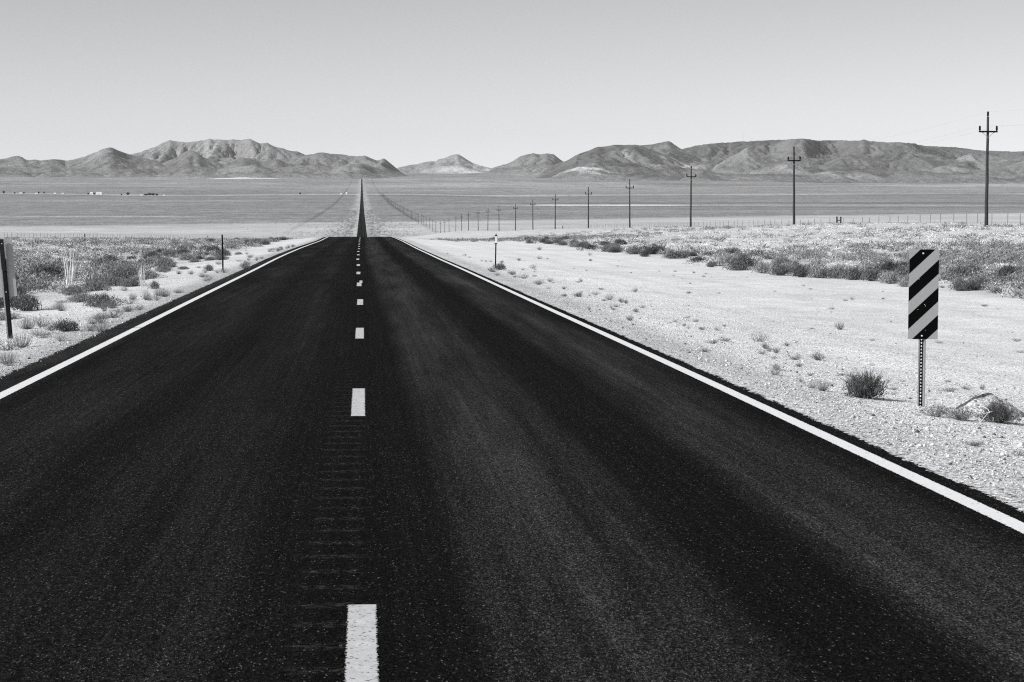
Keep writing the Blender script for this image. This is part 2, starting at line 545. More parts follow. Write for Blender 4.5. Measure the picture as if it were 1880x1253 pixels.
def ground_colour(s, Y):
    a = np.abs(s)
    x = s + xc(Y)
    sand = .765 + .10*(fbm(s/2.2, Y/14, 57, 4)-.5) + .06*(fbm(s/.8, Y/30, 58, 3)-.5)
    gravel = np.where(s > 0, .84, .70) + .14*(fbm(s/1.1, Y/3, 59, 4)-.5)
    scrubf = .60 + .10*(fbm(s/5, Y/9, 40, 3)-.5)
    alb = np.where(s > 0, gravel*(1-sstep(7, 11, s)) + sand*sstep(7, 11, s), gravel)
    for q in (8.6, 10.3, 12.4, 14.2):
        c = q + .5*(fbm(Y/26, s*0+q, 61, 3)-.5)
        alb = alb - .075*np.exp(-((s-c)/.22)**2)*fbm(Y/5, s*0+q*3, 62, 3)*2
    inbrush = np.where(s > 0, sstep(17, 19.5, s + 2.5*(fbm(Y/14, s/9, 41, 3)-.5)), sstep(7.8, 9.0, -s + 1.2*(fbm(Y/9, s/9, 42, 3)-.5)))
    alb = alb*(1-inbrush) + scrubf*inbrush
    # dark oil stained gravel along the pavement edge
    alb = alb*(1 - .34*(1-sstep(4.2, 5.3, a))*(.45+1.1*fbm(s*2, Y*.6, 43, 3)).clip(0, 1))
    spk = .25*inbrush
    grv = np.maximum(1-sstep(6.5, 13, a), .42*(1-inbrush)*(1-sstep(17, 20, a)))
    grv = np.maximum(grv*(1-sstep(60, 140, Y)), .0)
    # flats beyond the rise
    yb = 2330 + .92*x + 240*(fbm(x/420, Y/500, 44, 4)-.5)
    playa = .56 + .22*(fbm(x/260, Y/120, 45, 4)-.5) + .14*(fbm(x/30, Y/60, 51, 3)-.5)
    sage = .30 + .11*(fbm(x/1500, np.log(Y.clip(10))*30, 46, 4)-.5) + .05*(fbm(x/300, Y/300, 47, 3)-.5)
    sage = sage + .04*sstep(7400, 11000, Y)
    fan = ridged(x/900+.25*Y/1500, Y/2600, 52, 4)
    sage = sage + sstep(7600, 10500, Y)*(.10*(fbm(x/700, Y/900, 53, 4)-.5) + .10*sstep(.66, .85, fan) - .06*sstep(.55, .7, fbm(x/1600, Y/700, 54, 3)))
    w = sstep(0, 160, Y-yb)
    farc = playa*(1-w) + sage*w
    # pale salt bands lying across the flats
    def band(y0, half, x0, x1, soft):
        c = y0 + half*1.6*(fbm(x/500, Y*0, int(y0) % 91, 3)-.5)
        return (1-sstep(half*.45, half, np.abs(Y-c)))*sstep(x0, x0+soft, x)*(1-sstep(x1-soft, x1, x))*(.35+.9*fbm(x/190, Y/130, int(y0) % 77, 3))
    for (y0, hf, x0, x1, sf, amp) in ((7450, 260, -3000, 4000, 300, .18), (4680, 190, 330, 760, 120, .40), (4680, 120, 100, 1600, 300, .18),
                                      (8900, 160, 30, 900, 200, .16), (2950, 70, -600, -170, 160, .22), (9800, 500, -1900, 300, 500, .06),
                                      (3150, 90, 760, 1700, 200, .10), (5600, 200, -1100, -100, 300, .08), (14800, 950, -1090, -540, 90, .75), (10800, 400, 2300, 4200, 600, .22)):
        farc = farc + amp*np.clip(band(y0, hf, x0, x1, sf), 0, 1)
    for (y0, hf, x0, x1, sf, amp) in ((7050, 200, -2500, 3000, 400, .07), (5100, 240, 60, 2500, 300, .06), (4250, 160, -1200, 2500, 300, .05), (9300, 500, -1500, -150, 300, .03)):
        farc = farc - amp*np.clip(band(y0, hf, x0, x1, sf), 0, 1)
    # disturbed pale verge of the far road, dark brush along the far fence rows
    vg = (1-sstep(9, 26, a + 12*(fbm(s/9, Y/60, 48, 3)-.5)))
    vg = vg*sstep(0, 1, .4+1.2*fbm(s/4, Y/40, 49, 3))
    farc = farc*(1-vg) + (.46 + .5*(fbm(s/3.0, Y/38, 56, 3)-.5))*vg
    row = np.exp(-((s+64)/3.2)**2)*(.5+.6*fbm(Y/60, s*0, 50, 2)) + .7*np.exp(-((s-66)/4.0)**2)
    farc = farc - .13*np.clip(row, 0, 1)*sstep(1500, 2100, Y)
    wf = sstep(1250, 1500, Y)
    alb = alb*(1-wf) + farc*wf
    spk = spk*(1-wf) + wf*(.25 + .75*w)
    return np.clip(alb, .05, .9), spk, grv


ALB, SPK, GRV = ground_colour(SS, YY)
terrain = mesh_obj("ground", np.stack([XX, YY, ZZ], -1).reshape(-1, 3), grid_faces(*SS.shape), M['ground'],
                   attrs={'alb': ALB.ravel(), 'spk': SPK.ravel(), 'grv': GRV.ravel()}, smooth=True)
tag(terrain, "pale gravel and sage desert ground running out to the hills", kind='structure')

# ------------------------------------------------------------------ road and markings
L_E, R_E = -4.10, 3.89          # nominal pavement edges (s)
rs = np.array([L_E-.30, L_E, -3.8, -3, -2, -1, 0, 1, 2, 3, 3.75, R_E, R_E+.30])
redge = np.array([-1.30, -1.0, -.68, -.5, -.3, -.1, 0, .1, .3, .5, .82, 1.0, 1.30])
ry = Y_ROW[(Y_ROW > -40) & (Y_ROW < 15500)]
RS, RY = np.meshgrid(rs, ry)
RX = RS + xc(RY)
over = (np.abs(RS) > 4.0)
RZ = G(RY) + .002 - .01*sstep(3.7, 4.2, np.abs(RS)) + np.where(over & (RY > 300), -.2, 0)
RZ = np.maximum(RZ, np.where((RY < 300) & (np.abs(RS) > 3.8), ground_s(RS, RY)+.006, -1e9))
road = mesh_obj("road", np.stack([RX, RY, RZ], -1).reshape(-1, 3), grid_faces(*RS.shape), M['asphalt'],
                attrs={'s': RS.ravel(), 'edge': np.broadcast_to(redge, RS.shape).ravel()}, smooth=True)
tag(road, "dark two lane asphalt road running straight to the hills", kind='structure')


def strip(name, x_of, halfw, y0, y1, mat, lift=.004):
    yy = np.unique(np.concatenate([[y0, y1], Y_ROW[(Y_ROW > y0) & (Y_ROW < y1)]]))
    cols = np.array([-1.25, -.8, 0, .8, 1.25])
    U, Yg = np.meshgrid(cols, yy)
    X = x_of(Yg) + U*halfw/.82
    Z = G(Yg) + .002 + lift
    return mesh_obj(name, np.stack([X, Yg, Z], -1).reshape(-1, 3), grid_faces(*U.shape), mat, road, attrs={'u': U.ravel()})


strip("edge_line", lambda Y: xc(Y)-3.66, .066, -30, 900, M['edge_paint'])
strip("edge_line", lambda Y: xc(Y)+3.66, .066, -30, 900, M['edge_paint'])
dash_px = [661, 657, 660, 661, 659.3, 658, 658, 657, 658, 658, 659.3, 659.5, 659.6, 660, 660, 660.3, 660.6, 661, 661.5, 661.5]
for k in range(-3, 20):
    yf = 9.41 + 12.19*k
    if k == -1 or k < -1:
        xd = -.02
    else:
        px = dash_px[min(max(k, 0), len(dash_px)-1)]
        d = ray(px, 500); xd = d[0]/d[1]*(yf-1.5)
    strip("centre_dash", (lambda xd: (lambda Y: 0*Y + xd))(xd), .062, yf-3.05, yf, M['dash_paint'], .0045)
    if k == 4:
        strip("centre_dash", (lambda xd: (lambda Y: 0*Y + xd))(xd+.045), .04, yf-.4, yf+1.9, M['dash_paint'], .0075)

# ------------------------------------------------------------------ hills
def crest(tab):
    xs = np.array([p[0] for p in tab], float); ys = np.array([p[1] for p in tab], float)
    return lambda px: np.interp(px, xs, ys)


BASE = 345.0
LAYERS = []


def layer(tab, D, Wf, Wb, spur, freq, seed, alb, p=1.15, rough=.5, dj=0.0):
    LAYERS.append(dict(c=crest(tab), x0=tab[0][0], x1=tab[-1][0], D=D, Wf=Wf, Wb=Wb, spur=spur, freq=freq, seed=seed, alb=alb, p=p, rough=rough, dj=dj))


# back range, left
layer([(60, 330), (110, 310), (143, 296), (163, 288), (235, 286), (258, 281), (278, 273.6), (295, 266), (313, 259.6), (320, 260.5), (329, 261.6), (342, 263.4), (362, 261),
       (374, 259), (385.5, 256.3), (394, 258), (403, 257.6), (420, 258.4), (434, 258), (447, 258), (459.5, 256.0), (468, 259), (478, 264), (493, 264), (508.5, 271), (522, 274), (536.6, 278),
       (547, 278.7), (562, 284.3), (600, 296), (640, 312), (680, 330)], 20500, 3600, 2000, .75, 1/520, 3, .30, 1.0, .7, 500)
# rounded hill, left
layer([(-420, 300), (-330, 284), (-260, 292), (-190, 281), (-90, 294), (-40, 291), (0, 295), (13, 293), (23, 289.4), (34.5, 288), (43, 290), (52, 295.6), (64, 295), (76.6, 297), (97, 294.5), (110, 295), (122.5, 297),
       (143, 292.5), (163, 286.4), (189, 275), (200, 273.2), (208, 273), (219.6, 277.4), (235, 283.5), (260, 290), (290, 297), (330, 308), (380, 330)], 17500, 2400, 1500, .55, 1/430, 9, .255, 1.1, .5, 250)
# dark cone in front of the back range and its neighbours
layer([(275, 320), (293, 303), (310, 296), (329, 287.6), (342, 279), (351, 276.7), (362, 280), (375, 289), (391, 296.6), (410, 302), (430, 296), (447, 291), (460, 291.5), (480, 299), (495, 296), (508, 292.8), (516, 294), (530, 300), (560, 308), (590, 325)],
      17300, 1500, 1200, .5, 1/300, 14, .225, 1.1, .5, 200)
# chain running right to the dark knob
layer([(500, 318), (520, 300), (545, 289), (562, 286), (572, 284.3), (584, 281.5), (595, 281.3), (613, 283.8), (626, 284.2), (639, 286), (654, 288), (664, 286.4), (670.6, 285.9), (684.7, 292), (695, 295.3), (705, 290.7), (715, 296.6),
       (726.8, 306), (740, 316), (760, 335)], 18000, 2300, 1300, .6, 1/330, 18, .235, 1.1, .55, 300)
# low toes along the left foot
layer([(-420, 322), (-300, 312), (-150, 318), (-40, 306), (20, 309), (60, 312), (95, 306), (125, 310), (170, 313), (190, 315), (240, 312), (290, 311), (310, 306), (340, 303), (360, 306), (400, 312), (440, 306), (470, 303), (500, 311), (545, 306), (575, 303), (610, 309), (640, 303), (665, 301), (690, 308), (720, 319), (760, 332)],
      16000, 1500, 1500, .6, 1/260, 23, .27, 1.15, .6, 250)
# pale cone in the gap
layer([(700, 318), (737, 306.3), (756, 303), (781.7, 297.9), (799.5, 296.6), (804, 293.2), (822.5, 287.7), (832, 284.5), (840.4, 282.5), (846, 285), (853, 289), (868.5, 297.9), (889, 306.8), (905, 309.5), (940, 318)],
      21500, 1500, 1500, .4, 1/330, 29, .33, 1.0, .6, 100)
# twin hill
layer([(890, 313), (910, 306.5), (920, 304), (935, 298), (953, 287.6), (966, 283.3), (980, 281.8), (991.5, 283.8), (1004, 281.8), (1017, 282.5), (1024, 287), (1032, 294), (1050, 304), (1080, 318)],
      19500, 2000, 1500, .5, 1/420, 33, .27, 1.1, .5, 150)
# dark massif right of centre
layer([(985, 318), (1005, 307), (1022, 299.6), (1040, 293.3), (1058, 282.5), (1073, 278), (1091, 271), (1111.5, 268.5), (1129, 265), (1144.6, 266), (1165, 265), (1175, 266.7), (1186, 270), (1210, 279), (1240, 291), (1280, 305), (1320, 322)],
      16800, 2600, 1500, .6, 1/360, 37, .175, 1.1, .6, 350)
layer([(1120, 290), (1150, 273), (1175, 266.7), (1198, 264), (1213.6, 261.4), (1221, 259.6), (1227.6, 258.3), (1233, 260), (1238, 264), (1246, 269), (1252, 272.3), (1270, 281), (1290, 290), (1320, 301), (1370, 322)],
      18000, 2900, 1500, .6, 1/380, 41, .20, 1.1, .5, 250)
# long mesa
layer([(1150, 300), (1200, 288), (1252, 272.3), (1277, 266.7), (1316, 261.6), (1354, 259.6), (1400, 257), (1451, 254.8), (1479, 252.8), (1502, 255.8), (1553, 256.6), (1577, 257.3), (1582, 255), (1586, 254.6), (1596.6, 257.4), (1630, 260.4),
       (1655, 259.7), (1678, 261.7), (1696, 266.3), (1752, 268.8), (1783, 273), (1808, 275), (1847, 276), (1865, 277), (1880, 275.7), (1960, 279), (2060, 272), (2180, 280), (2400, 300)],
      18500, 3800, 2500, .62, 1/560, 47, .195, .95, .6, 500)
# spurs and pale cone standing in front of the mesa
layer([(1300, 312), (1313, 300), (1340, 286), (1360, 275), (1372, 269.6), (1384, 274), (1400, 284), (1420, 294), (1445, 303), (1480, 318)], 16300, 1500, 1100, .35, 1/300, 53, .26, 1.05, .4, 50)
layer([(1370, 322), (1400, 303), (1430, 294), (1464, 290), (1485, 288.5), (1502, 290), (1512, 298), (1525, 293), (1545, 285), (1560, 283), (1590, 287), (1630, 296), (1660, 291), (1690, 288), (1720, 295), (1740, 299), (1775, 293), (1800, 301), (1830, 296), (1860, 293), (1900, 297), (1980, 292), (2080, 302), (2300, 320)],
      15600, 2300, 1500, .62, 1/380, 59, .20, 1.1, .55, 300)
layer([(1240, 330), (1290, 312), (1330, 318), (1400, 319), (1470, 321), (1520, 314), (1545, 312), (1570, 317), (1610, 320), (1632, 315), (1660, 312), (1700, 313), (1740, 320), (1790, 317), (1850, 305), (1900, 300), (2000, 310), (2300, 325)],
      13900, 1500, 1400, .6, 1/330, 61, .25, 1.1, .55, 200)

gx = np.arange(-4800, 8600, 15.0)
gy = np.concatenate([np.arange(12000, 18000, 24.0), np.arange(18000, 24500, 36.0)])
HX, HY = np.meshgrid(gx, gy)
PXG = px_of(HX, HY)
base = ground_s(HX - xc(HY), HY) - 14
H = base.copy(); AL = np.full(H.shape, .30)
SKY = np.full(PXG.shape, 330.0)
for L in LAYERS:
    inside = (PXG > L['x0']) & (PXG < L['x1'])
    SKY = np.where(inside, np.minimum(SKY, L['c'](PXG)), SKY)
side = np.maximum(1-sstep(690, 745, PXG), sstep(985, 1090, PXG))
toe = np.where(PXG < 850, 14900, 12900)
depth = sstep(toe, toe+2600, HY)*side
f1 = ridged(HX/1250+.2*HY/1250, HY/1500, 80, 5, .5)
f2 = ridged(HX/480, HY/620+.3*HX/620, 84, 4, .55)
FH = depth*(150*np.clip(f1-.52, 0, 1)/.48 + 60*np.clip(f2-.5, 0, 1)/.5*depth)
cap = CAM_H + HY*(404.0-(SKY+9.0))/F_PX
FH = np.minimum(FH, np.maximum(cap-base, 0))
warp = 260*(fbm(HX/900, HY/900, 70, 3)-.5)
for L in LAYERS:
    msk = (PXG > L['x0']-4) & (PXG < L['x1']+4) & (HY > L['D']-L['Wf']*1.5-900) & (HY < L['D']+L['Wb']+900)
    x = HX[msk]; yv = HY[msk]; px = PXG[msk]; bs = base[msk]
    D = L['D'] + L['dj']*(2*vnoise(px/60.0, px*0, L['seed'])-1)
    # real height of the crest above the plain, at its own distance
    dirz = (404.0 - L['c'](px))/F_PX
    hc = CAM_H + D*dirz*1.0
    hb = G(D) - 14
    rise = hc - hb
    edge = np.minimum(sstep(L['x0'], L['x0']+12, px), 1-sstep(L['x1']-12, L['x1'], px))
    d = (D - yv)
    wf = L['Wf']*(.62 + .76*fbm(x*L['freq']*.6, yv/6000, L['seed']+1, 3))
    t = np.where(d > 0, d/wf, -d/L['Wb'])
    t = np.clip(t, 0, 1.4)
    prof = np.where(d > 0, (1-np.clip(t, 0, 1))**L['p'], 1 - sstep(0, 1, t))
    # gullies and spurs that run down the front slope
    xw = x + warp[msk]*.8 + d*.25*(fbm(x/1400, yv*0, L['seed']+2, 2)-.5)
    r = ridged(xw*L['freq'], yv/2600.0, L['seed']+4, 5, .55)
    r2 = ridged((x+d*.5)/170.0, (yv-.3*x)/240.0, L['seed']+6, 4, .6)
    carve = L['spur']*(1-r)*1.15 + L['rough']*.22*(1-r2)
    bell = sstep(.015, .30, t)*(1-sstep(.75, 1.15, t))
    h = rise*prof*(1 - carve*bell) - rise*.05*(1-r2)*sstep(0.004, .05, t)*(d > 0)
    z = bs + (hb-bs)*prof + h*edge
    # stay behind the crest line: nothing in front may stand above the skyline
    cur = H[msk]
    up = z > cur
    H[msk] = np.where(up, z, cur)
    tex = fbm(x/420, yv/420, L['seed']+8, 4)
    a = L['alb']*(.74 + .52*tex) + .06*sstep(.45, 1.0, t)
    a = a - .05*sstep(.55, .75, fbm(x/800, yv/500, L['seed']+9, 3))*(t < .5)
    ap = AL[msk]
    AL[msk] = np.where(up & (h > 2), a, ap)
z2 = base + 14*sstep(4, 30, FH) + FH
up = z2 > H
H = np.where(up, z2, H)
AL = np.where(up & (FH > 3), .20 + .11*fbm(HX/500, HY/500, 88, 4) + .05*(f2-.5), AL)
# rock bands and gully litter: small scale change of stone colour
AL = AL + .05*(ridged(HX/210+.4*HY/300, HY/420, 90, 4)-.55) + .06*(fbm(HX/60, HY/110, 93, 3)-.5) - .05*sstep(.58, .72, fbm(HX/500, HY/420, 96, 4))
AL = np.clip(AL, .09, .5)
def erode(Z, fixed, dx, dyr, K=.02, steps=5, m=.5):
    """running water: steepest-descent drainage, implicit stream incision, so slopes dissect into spurs and gullies"""
    nr, nc = Z.shape
    idx = np.arange(nr*nc).reshape(nr, nc)
    for it in range(steps):
        best = np.zeros_like(Z); rec = idx.copy()
        for di, dj in ((-1, 0), (1, 0), (0, -1), (0, 1), (-1, -1), (-1, 1), (1, -1), (1, 1)):
            q = np.full_like(Z, 1e9); qi = idx.copy()
            r0, r1 = max(di, 0), nr+min(di, 0); c0, c1 = max(dj, 0), nc+min(dj, 0)
            q[r0-di:r1-di, c0-dj:c1-dj] = Z[r0:r1, c0:c1]
            qi[r0-di:r1-di, c0-dj:c1-dj] = idx[r0:r1, c0:c1]
            dist = np.sqrt((dj*dx)**2 + (di*dyr[:, None])**2)
            sl = (Z-q)/dist
            up_ = sl > best
            best = np.where(up_, sl, best); rec = np.where(up_, qi, rec)
        z = Z.ravel(); recf = rec.ravel()
        act = np.where(~fixed.ravel())[0]
        order = act[np.argsort(-z[act])]
        rl = recf.tolist(); A = [1.0]*(nr*nc)
        for i in order.tolist():
            j = rl[i]
            if j != i: A[j] += A[i]
        zl = z.tolist()
        f = (K*np.power(np.minimum(np.array(A), 3000), m)).tolist()
        for i in order[::-1].tolist():
            j = rl[i]
            if j != i: zl[i] = (zl[i]+f[i]*zl[j])/(1+f[i])
        Z = np.array(zl).reshape(nr, nc)
    return Z


HW = H + np.where(H > base+16, 10*(fbm(HX/70, HY/110, 120, 3)-.5), 0)
H = erode(HW, (H < base+15) | ((PXG > 780) & (PXG < 925) & (H < base+110)), 15.0, np.gradient(gy), .095, 5)
# pale scars: sand apron under the pale cone, bare wash faces on the dark massif
def blot(cx, cy, wx, wy, amp, thr=.5, sc=160.0):
    """pale bare patch around the spot of hillside seen at (cx,cy): found by marching onto the hill mesh"""
    best = None
    d = ray(cx, cy)
    ts = np.linspace(12300, 24000, 900)
    xs_ = d[0]*ts; ys_ = d[1]*ts; zs_ = CAM_H + d[2]*ts
    ix = np.clip(((xs_-gx[0])/15.0).astype(int), 0, len(gx)-1); iy = np.clip(np.searchsorted(gy, ys_), 0, len(gy)-1)
    hit = np.where(zs_ < H[iy, ix])[0]
    if len(hit) == 0: return
    x0, y0 = xs_[hit[0]], ys_[hit[0]]
    e = ((HX-x0)/wx)**2 + ((HY-y0)/wy)**2
    n = ridged(HX/sc+.3*HY/sc, HY/(sc*2.2), int(cx) % 50, 3)
    AL[:] = np.where(e < 3, AL + amp*np.exp(-e*1.3)*sstep(thr-.12, thr+.12, n), AL)


blot(845, 311.5, 300, 380, .50, .02)
blot(888, 312, 180, 300, .42, .02)
blot(1083, 313, 150, 420, .5, .5, 120)
blot(1145, 282, 90, 260, .28, .5, 120)
blot(1250, 303, 170, 350, .42, .52, 120)
blot(1205, 302, 130, 300, .18, .6, 120)
blot(1380, 285, 90, 300, .04, .4)
blot(1540, 318, 160, 350, .20, .55, 120)
blot(388, 264, 60, 500, .12, .4)
hills = mesh_obj("hills", np.stack([HX, HY, H], -1).reshape(-1, 3), grid_faces(*HX.shape), M['hill'], attrs={'alb': AL.ravel()}, smooth=True)
tag(hills, "bare grey desert hills and a long mesa across the horizon", kind='structure')


def hill_top(px, Ds=(12300, 24000)):
    """highest visible hill point in photo column px"""
    d = ray(px, 404.0)
    ts = np.linspace(Ds[0], Ds[1], 700)
    xs_ = d[0]/d[1]*ts
    ix = np.clip(((xs_-gx[0])/15.0).astype(int), 0, len(gx)-1); iy = np.clip(np.searchsorted(gy, ts), 0, len(gy)-1)
    ang = (H[iy, ix]-CAM_H)/ts
    k = int(np.argmax(ang))
    return np.array([xs_[k], ts[k], H[iy[k], ix[k]]])


# ------------------------------------------------------------------ utility poles
def build_pole(root, parts=True):
    m = MB()
    zs = [-.4, 0, 1, 2.5, 4.5, 6.5, 8.5, 10.75]
    rad = [.19, .19, .182, .17, .155, .142, .13, .115]
    offs = [0, 0, .01, -.012, .014, -.008, .01, 0]
    m.tube([(offs[i], -offs[i]*.7, z) for i, z in enumerate(zs)], rad, 12)
    a = MB().box((0, -.19, 9.28), (1.84, .13, .15)); a.box((-.56, -.19, 9.205), (.12, .10, .06)); a.box((.56, -.19, 9.205), (.12, .10, .06))
    ins = [(-.84, -.19, 9.345), (.84, -.19, 9.345), (0, 0, 10.75)]
    prof = [(.05, 0), (.055, .05), (.115, .07), (.09, .14), (.115, .16), (.09, .24), (.115, .26), (.09, .34), (.105, .37), (.09, .45), (.05, .50)]
    braces = [[(s*.56, -.15, 9.20), (s*.02, -.17, 8.72)] for s in (-1, 1)]
    if parts:
        m.build('pole', M['wood'], root, True)
        a.build('crossarm', M['dark'], root)
        for c in ins: MB().lathe(c, prof, 8).build('insulator', M['dark'], root)
        for b in braces: MB().tube(b, [.022, .022], 6).build('brace', M['steel'], root)


POLE_X, POLE_DY, POLE_Y0 = 60.7, 91.55, 200.5
ords = ["tallest and nearest utility pole, rightmost of the row, rising above the mesa against the sky",
        "second utility pole from the right, crossarm before the mesa, left of wooden fence brace",
        "third utility pole from the right, standing before the right end of the dark hill",
        "fourth utility pole from the right, crossarm just below the foot of the dark hill",
        "fifth utility pole from the right, in front of the pale salt streak on the flats",
        "sixth utility pole from the right, next left of the one at the salt streak",
        "seventh utility pole from the right, between the sixth and the reflector topped road post",
        "eighth utility pole from the right, last one right of the reflector topped road post",
        "ninth utility pole from the right, rising right behind the reflector topped road post",
        "tenth utility pole from the right, first one left of the reflector topped road post",
        "eleventh utility pole from the right, second one left of the reflector topped road post",
        "twelfth utility pole from the right, third one left of the reflector topped road post"]
tops = []
proto = None
for i in range(76):
    Y = POLE_Y0 + POLE_DY*i
    x = POLE_X + (0.4*math.sin(i*2.1) if i > 1 else 0)
    z = float(ground(x, Y))
    if i < len(ords): lab = ords[i]
    elif i < 26: lab = "small thin utility pole dark against the flats, left of the reflector topped road post"
    else: lab = "tiny faint utility pole at the far end of the row near the far road"
    if proto is None:
        proto = thing('utility_pole', lab, 'utility pole', (x, Y, z), 0, 'utility poles along the highway')
        build_pole(proto); o = proto
        o.rotation_euler = (0, math.radians(.15), 0)
    else:
        o = copy_tree(proto)
        o.location = (x, Y, z)
        o.rotation_euler = (math.radians(.6*math.sin(i*1.7)), math.radians(.8*math.sin(i*2.9+1)), math.radians(3*math.sin(i*4.1)))
        o["label"] = lab
    tops.append((x, Y, z))
first = (POLE_X, POLE_Y0-POLE_DY, float(ground(POLE_X, POLE_Y0-POLE_DY)))
chain = [first] + tops
for nm, lab, off in (("power_line", "thin roadside wire strung along the left ends of the pole crossarms", (-.84, -.19, 9.8)),
                     ("power_line", "thin field side wire strung along the right ends of the pole crossarms", (.84, -.19, 9.8)),
                     ("power_line", "thin top wire strung from pole tip to pole tip", (0, 0, 11.22))):
    m = MB()
    for a, b in zip(chain[:30], chain[1:31]):
        pts = []
        for k in range(9):
            t = k/8
            pts.append((a[0]+(b[0]-a[0])*t+off[0], a[1]+(b[1]-a[1])*t+off[1], a[2]+(b[2]-a[2])*t+off[2]-.85*4*t*(1-t)))
        m.tube(pts, [.003]*9, 4, False)
    tag(m.build(nm, M['wire']), lab, 'wire', 'wires on the utility poles')

# ------------------------------------------------------------------ fences
def fence(side, X, ys, n_parts, lab):
    root = thing('wire_fence', lab, 'fence', (X, ys[0], float(ground(X, ys[0]))), 0, 'wire fences along the highway')
    z0 = root.location.z
    rest = MB(); proto = None
    post_tops = []
    for i, Y in enumerate(ys):
        x = X + .15*math.sin(i*1.9)
        z = float(ground(x, Y))
        hgt = 1.22 + .06*math.sin(i*3.3)
        post_tops.append((x, Y, z))
        loc = (x-X, Y-ys[0], z-z0)
        if i < n_parts:
            if proto is None:
                m = MB().box((0, 0, .56), (.075, .05, 1.32)); m.box((0, -.04, .56), (.015, .03, 1.30))
                proto = m.build('post', M['steel'], root); proto.location = loc
            else:
                c = proto.copy(); COL.objects.link(c); c.parent = root; c.location = loc
                c.rotation_euler = (random.uniform(-.03, .03), random.uniform(-.03, .03), 0)
                c.scale = (1, 1, hgt/1.22)
        else:
            rest.box((loc[0], loc[1], loc[2]+.55), (.05, .05, 1.3))
    if rest.v:
        tag(rest.build('post', M['steel'], root), kind='stuff')
    for h in (.35, .65, .92, 1.15):
        m = MB()
        m.tube([(p[0]-X, p[1]-ys[0], p[2]-z0+h) for p in post_tops[::2]], [.005]*len(post_tops[::2]), 3, False)
        m.build('wire', M['wire'], root)
    return root


fr = fence(1, 69.0, np.arange(150, 1500, 5.05), 100, "thin wire fence with steel posts behind the row of utility poles")
fl = fence(-1, -68.0, np.arange(330, 1300, 5.05), 100, "thin wire fence with steel posts across the brush on the left")


def brace_frame(px, py, Xs, lab, name='fence_brace', h=1.45, two=True):
    d = ray(px, 404.0); Y = Xs/(d[0]/d[1])
    z = float(ground(Xs, Y))
    r = thing(name, lab, 'fence brace', (Xs, Y, z), 0, None)
    MB().tube([(0, -1.15 if two else 0, -.3), (0.02, -1.15 if two else 0, h)], [.13, .11], 8).build('post', M['wood'], r)
    if two:
        MB().tube([(0, 1.15, -.3), (-.02, 1.15, h+.03)], [.13, .11], 8).build('post', M['wood'], r)
        MB().tube([(0, -1.15, h*.62), (0, 1.15, h*.64)], [.07, .07], 8).build('rail', M['wood'], r)
    return r


brace_frame(1540, 415, 68.5, "dark wooden H shaped fence brace in the brush left of the nearest utility pole")
brace_frame(1033, 417, 68.5, "short dark fence post standing right of the sixth utility pole", 'fence_post', 1.5, False)["category"] = "fence post"
brace_frame(155, 433, -67.5, "stubby dark fence post, the one in the left fence nearer the left edge", 'fence_post', 1.25, False)["category"] = "fence post"
brace_frame(381, 430, -67.5, "tiny dark fence post in the left fence beside the top of the left roadside stake", 'fence_post', 1.4, False)["category"] = "fence post"

# ------------------------------------------------------------------ signs and delineators
def u_channel(h, w=.075, depth=.035, holes=True, z0=0.0, pitch=.034, web=.031):
    """flanged steel post opening toward -Y with punched round-ish holes down the web"""
    m = MB()
    th = .003
    hw = web/2
    # web at y=+depth, built as a strip with hexagonal holes
    n = int((h-z0)/pitch)
    hr = .0068
    for i in range(n):
        a = z0 + i*pitch; b = a+pitch; zc = (a+b)/2
        if holes:
            outer = [(-hw, a), (0, a), (hw, a), (hw, zc), (hw, b), (0, b), (-hw, b), (-hw, zc)]
            inner = [(hr*1.1*math.cos(math.radians(225+45*k)), zc + hr*1.5*math.sin(math.radians(225+45*k))) for k in range(8)]
            vs = [(p[0], depth, p[1]) for p in outer] + [(p[0], depth, p[1]) for p in inner]
            m.add(vs, [(k, (k+1) % 8, 8+(k+1) % 8, 8+k) for k in range(8)])
        else:
            m.add([(-hw, depth, a), (hw, depth, a), (hw, depth, b), (-hw, depth, b)], [(0, 1, 2, 3)])
    sl = MB()
    for s in (-1, 1):
        for (x0, y0, x1, y1) in ((s*hw, depth, s*(hw+.010), 0), (s*(hw+.010), 0, s*w/2, 0)):
            dx, dy = x1-x0, y1-y0; L = math.hypot(dx, dy); nx, ny = -dy/L*th/2, dx/L*th/2
            q = [(x0+nx, y0+ny), (x1+nx, y1+ny), (x1-nx, y1-ny), (x0-nx, y0-ny)]
            sl.add([(a, b, z0) for a, b in q] + [(a, b, h) for a, b in q],
                   [(3, 2, 1, 0), (4, 5, 6, 7), (0, 1, 5, 4), (1, 2, 6, 5), (2, 3, 7, 6), (3, 0, 4, 7)])
    return m, sl


def rounded_rect(w, h, r, n=5):
    out = []
    for cx, cy, a0 in ((w/2-r, h/2-r, 0), (-w/2+r, h/2-r, 90), (-w/2+r, -h/2+r, 180), (w/2-r, -h/2+r, 270)):
        for k in range(n+1):
            a = math.radians(a0+90*k/n); out.append((cx+r*math.cos(a), cy+r*math.sin(a)))
    return out


def plate(m, outl, y0, y1, zc, cx=0):
    n = len(outl)
    vs = [(cx+a, y0, zc+b) for a, b in outl] + [(cx+a, y1, zc+b) for a, b in outl]
    return m.add(vs, [tuple(range(n)), tuple(range(2*n-1, n-1, -1))] + [(i, i+n, (i+1) % n+n, (i+1) % n) for i in range(n)])


def clip_poly(poly, f):
    out = []
    for i in range(len(poly)):
        a, b = poly[i], poly[(i+1) % len(poly)]
        fa, fb = f(a), f(b)
        if fa >= 0: out.append(a)
        if fa*fb < 0:
            t = fa/(fa-fb); out.append((a[0]+(b[0]-a[0])*t, a[1]+(b[1]-a[1])*t))
    return out


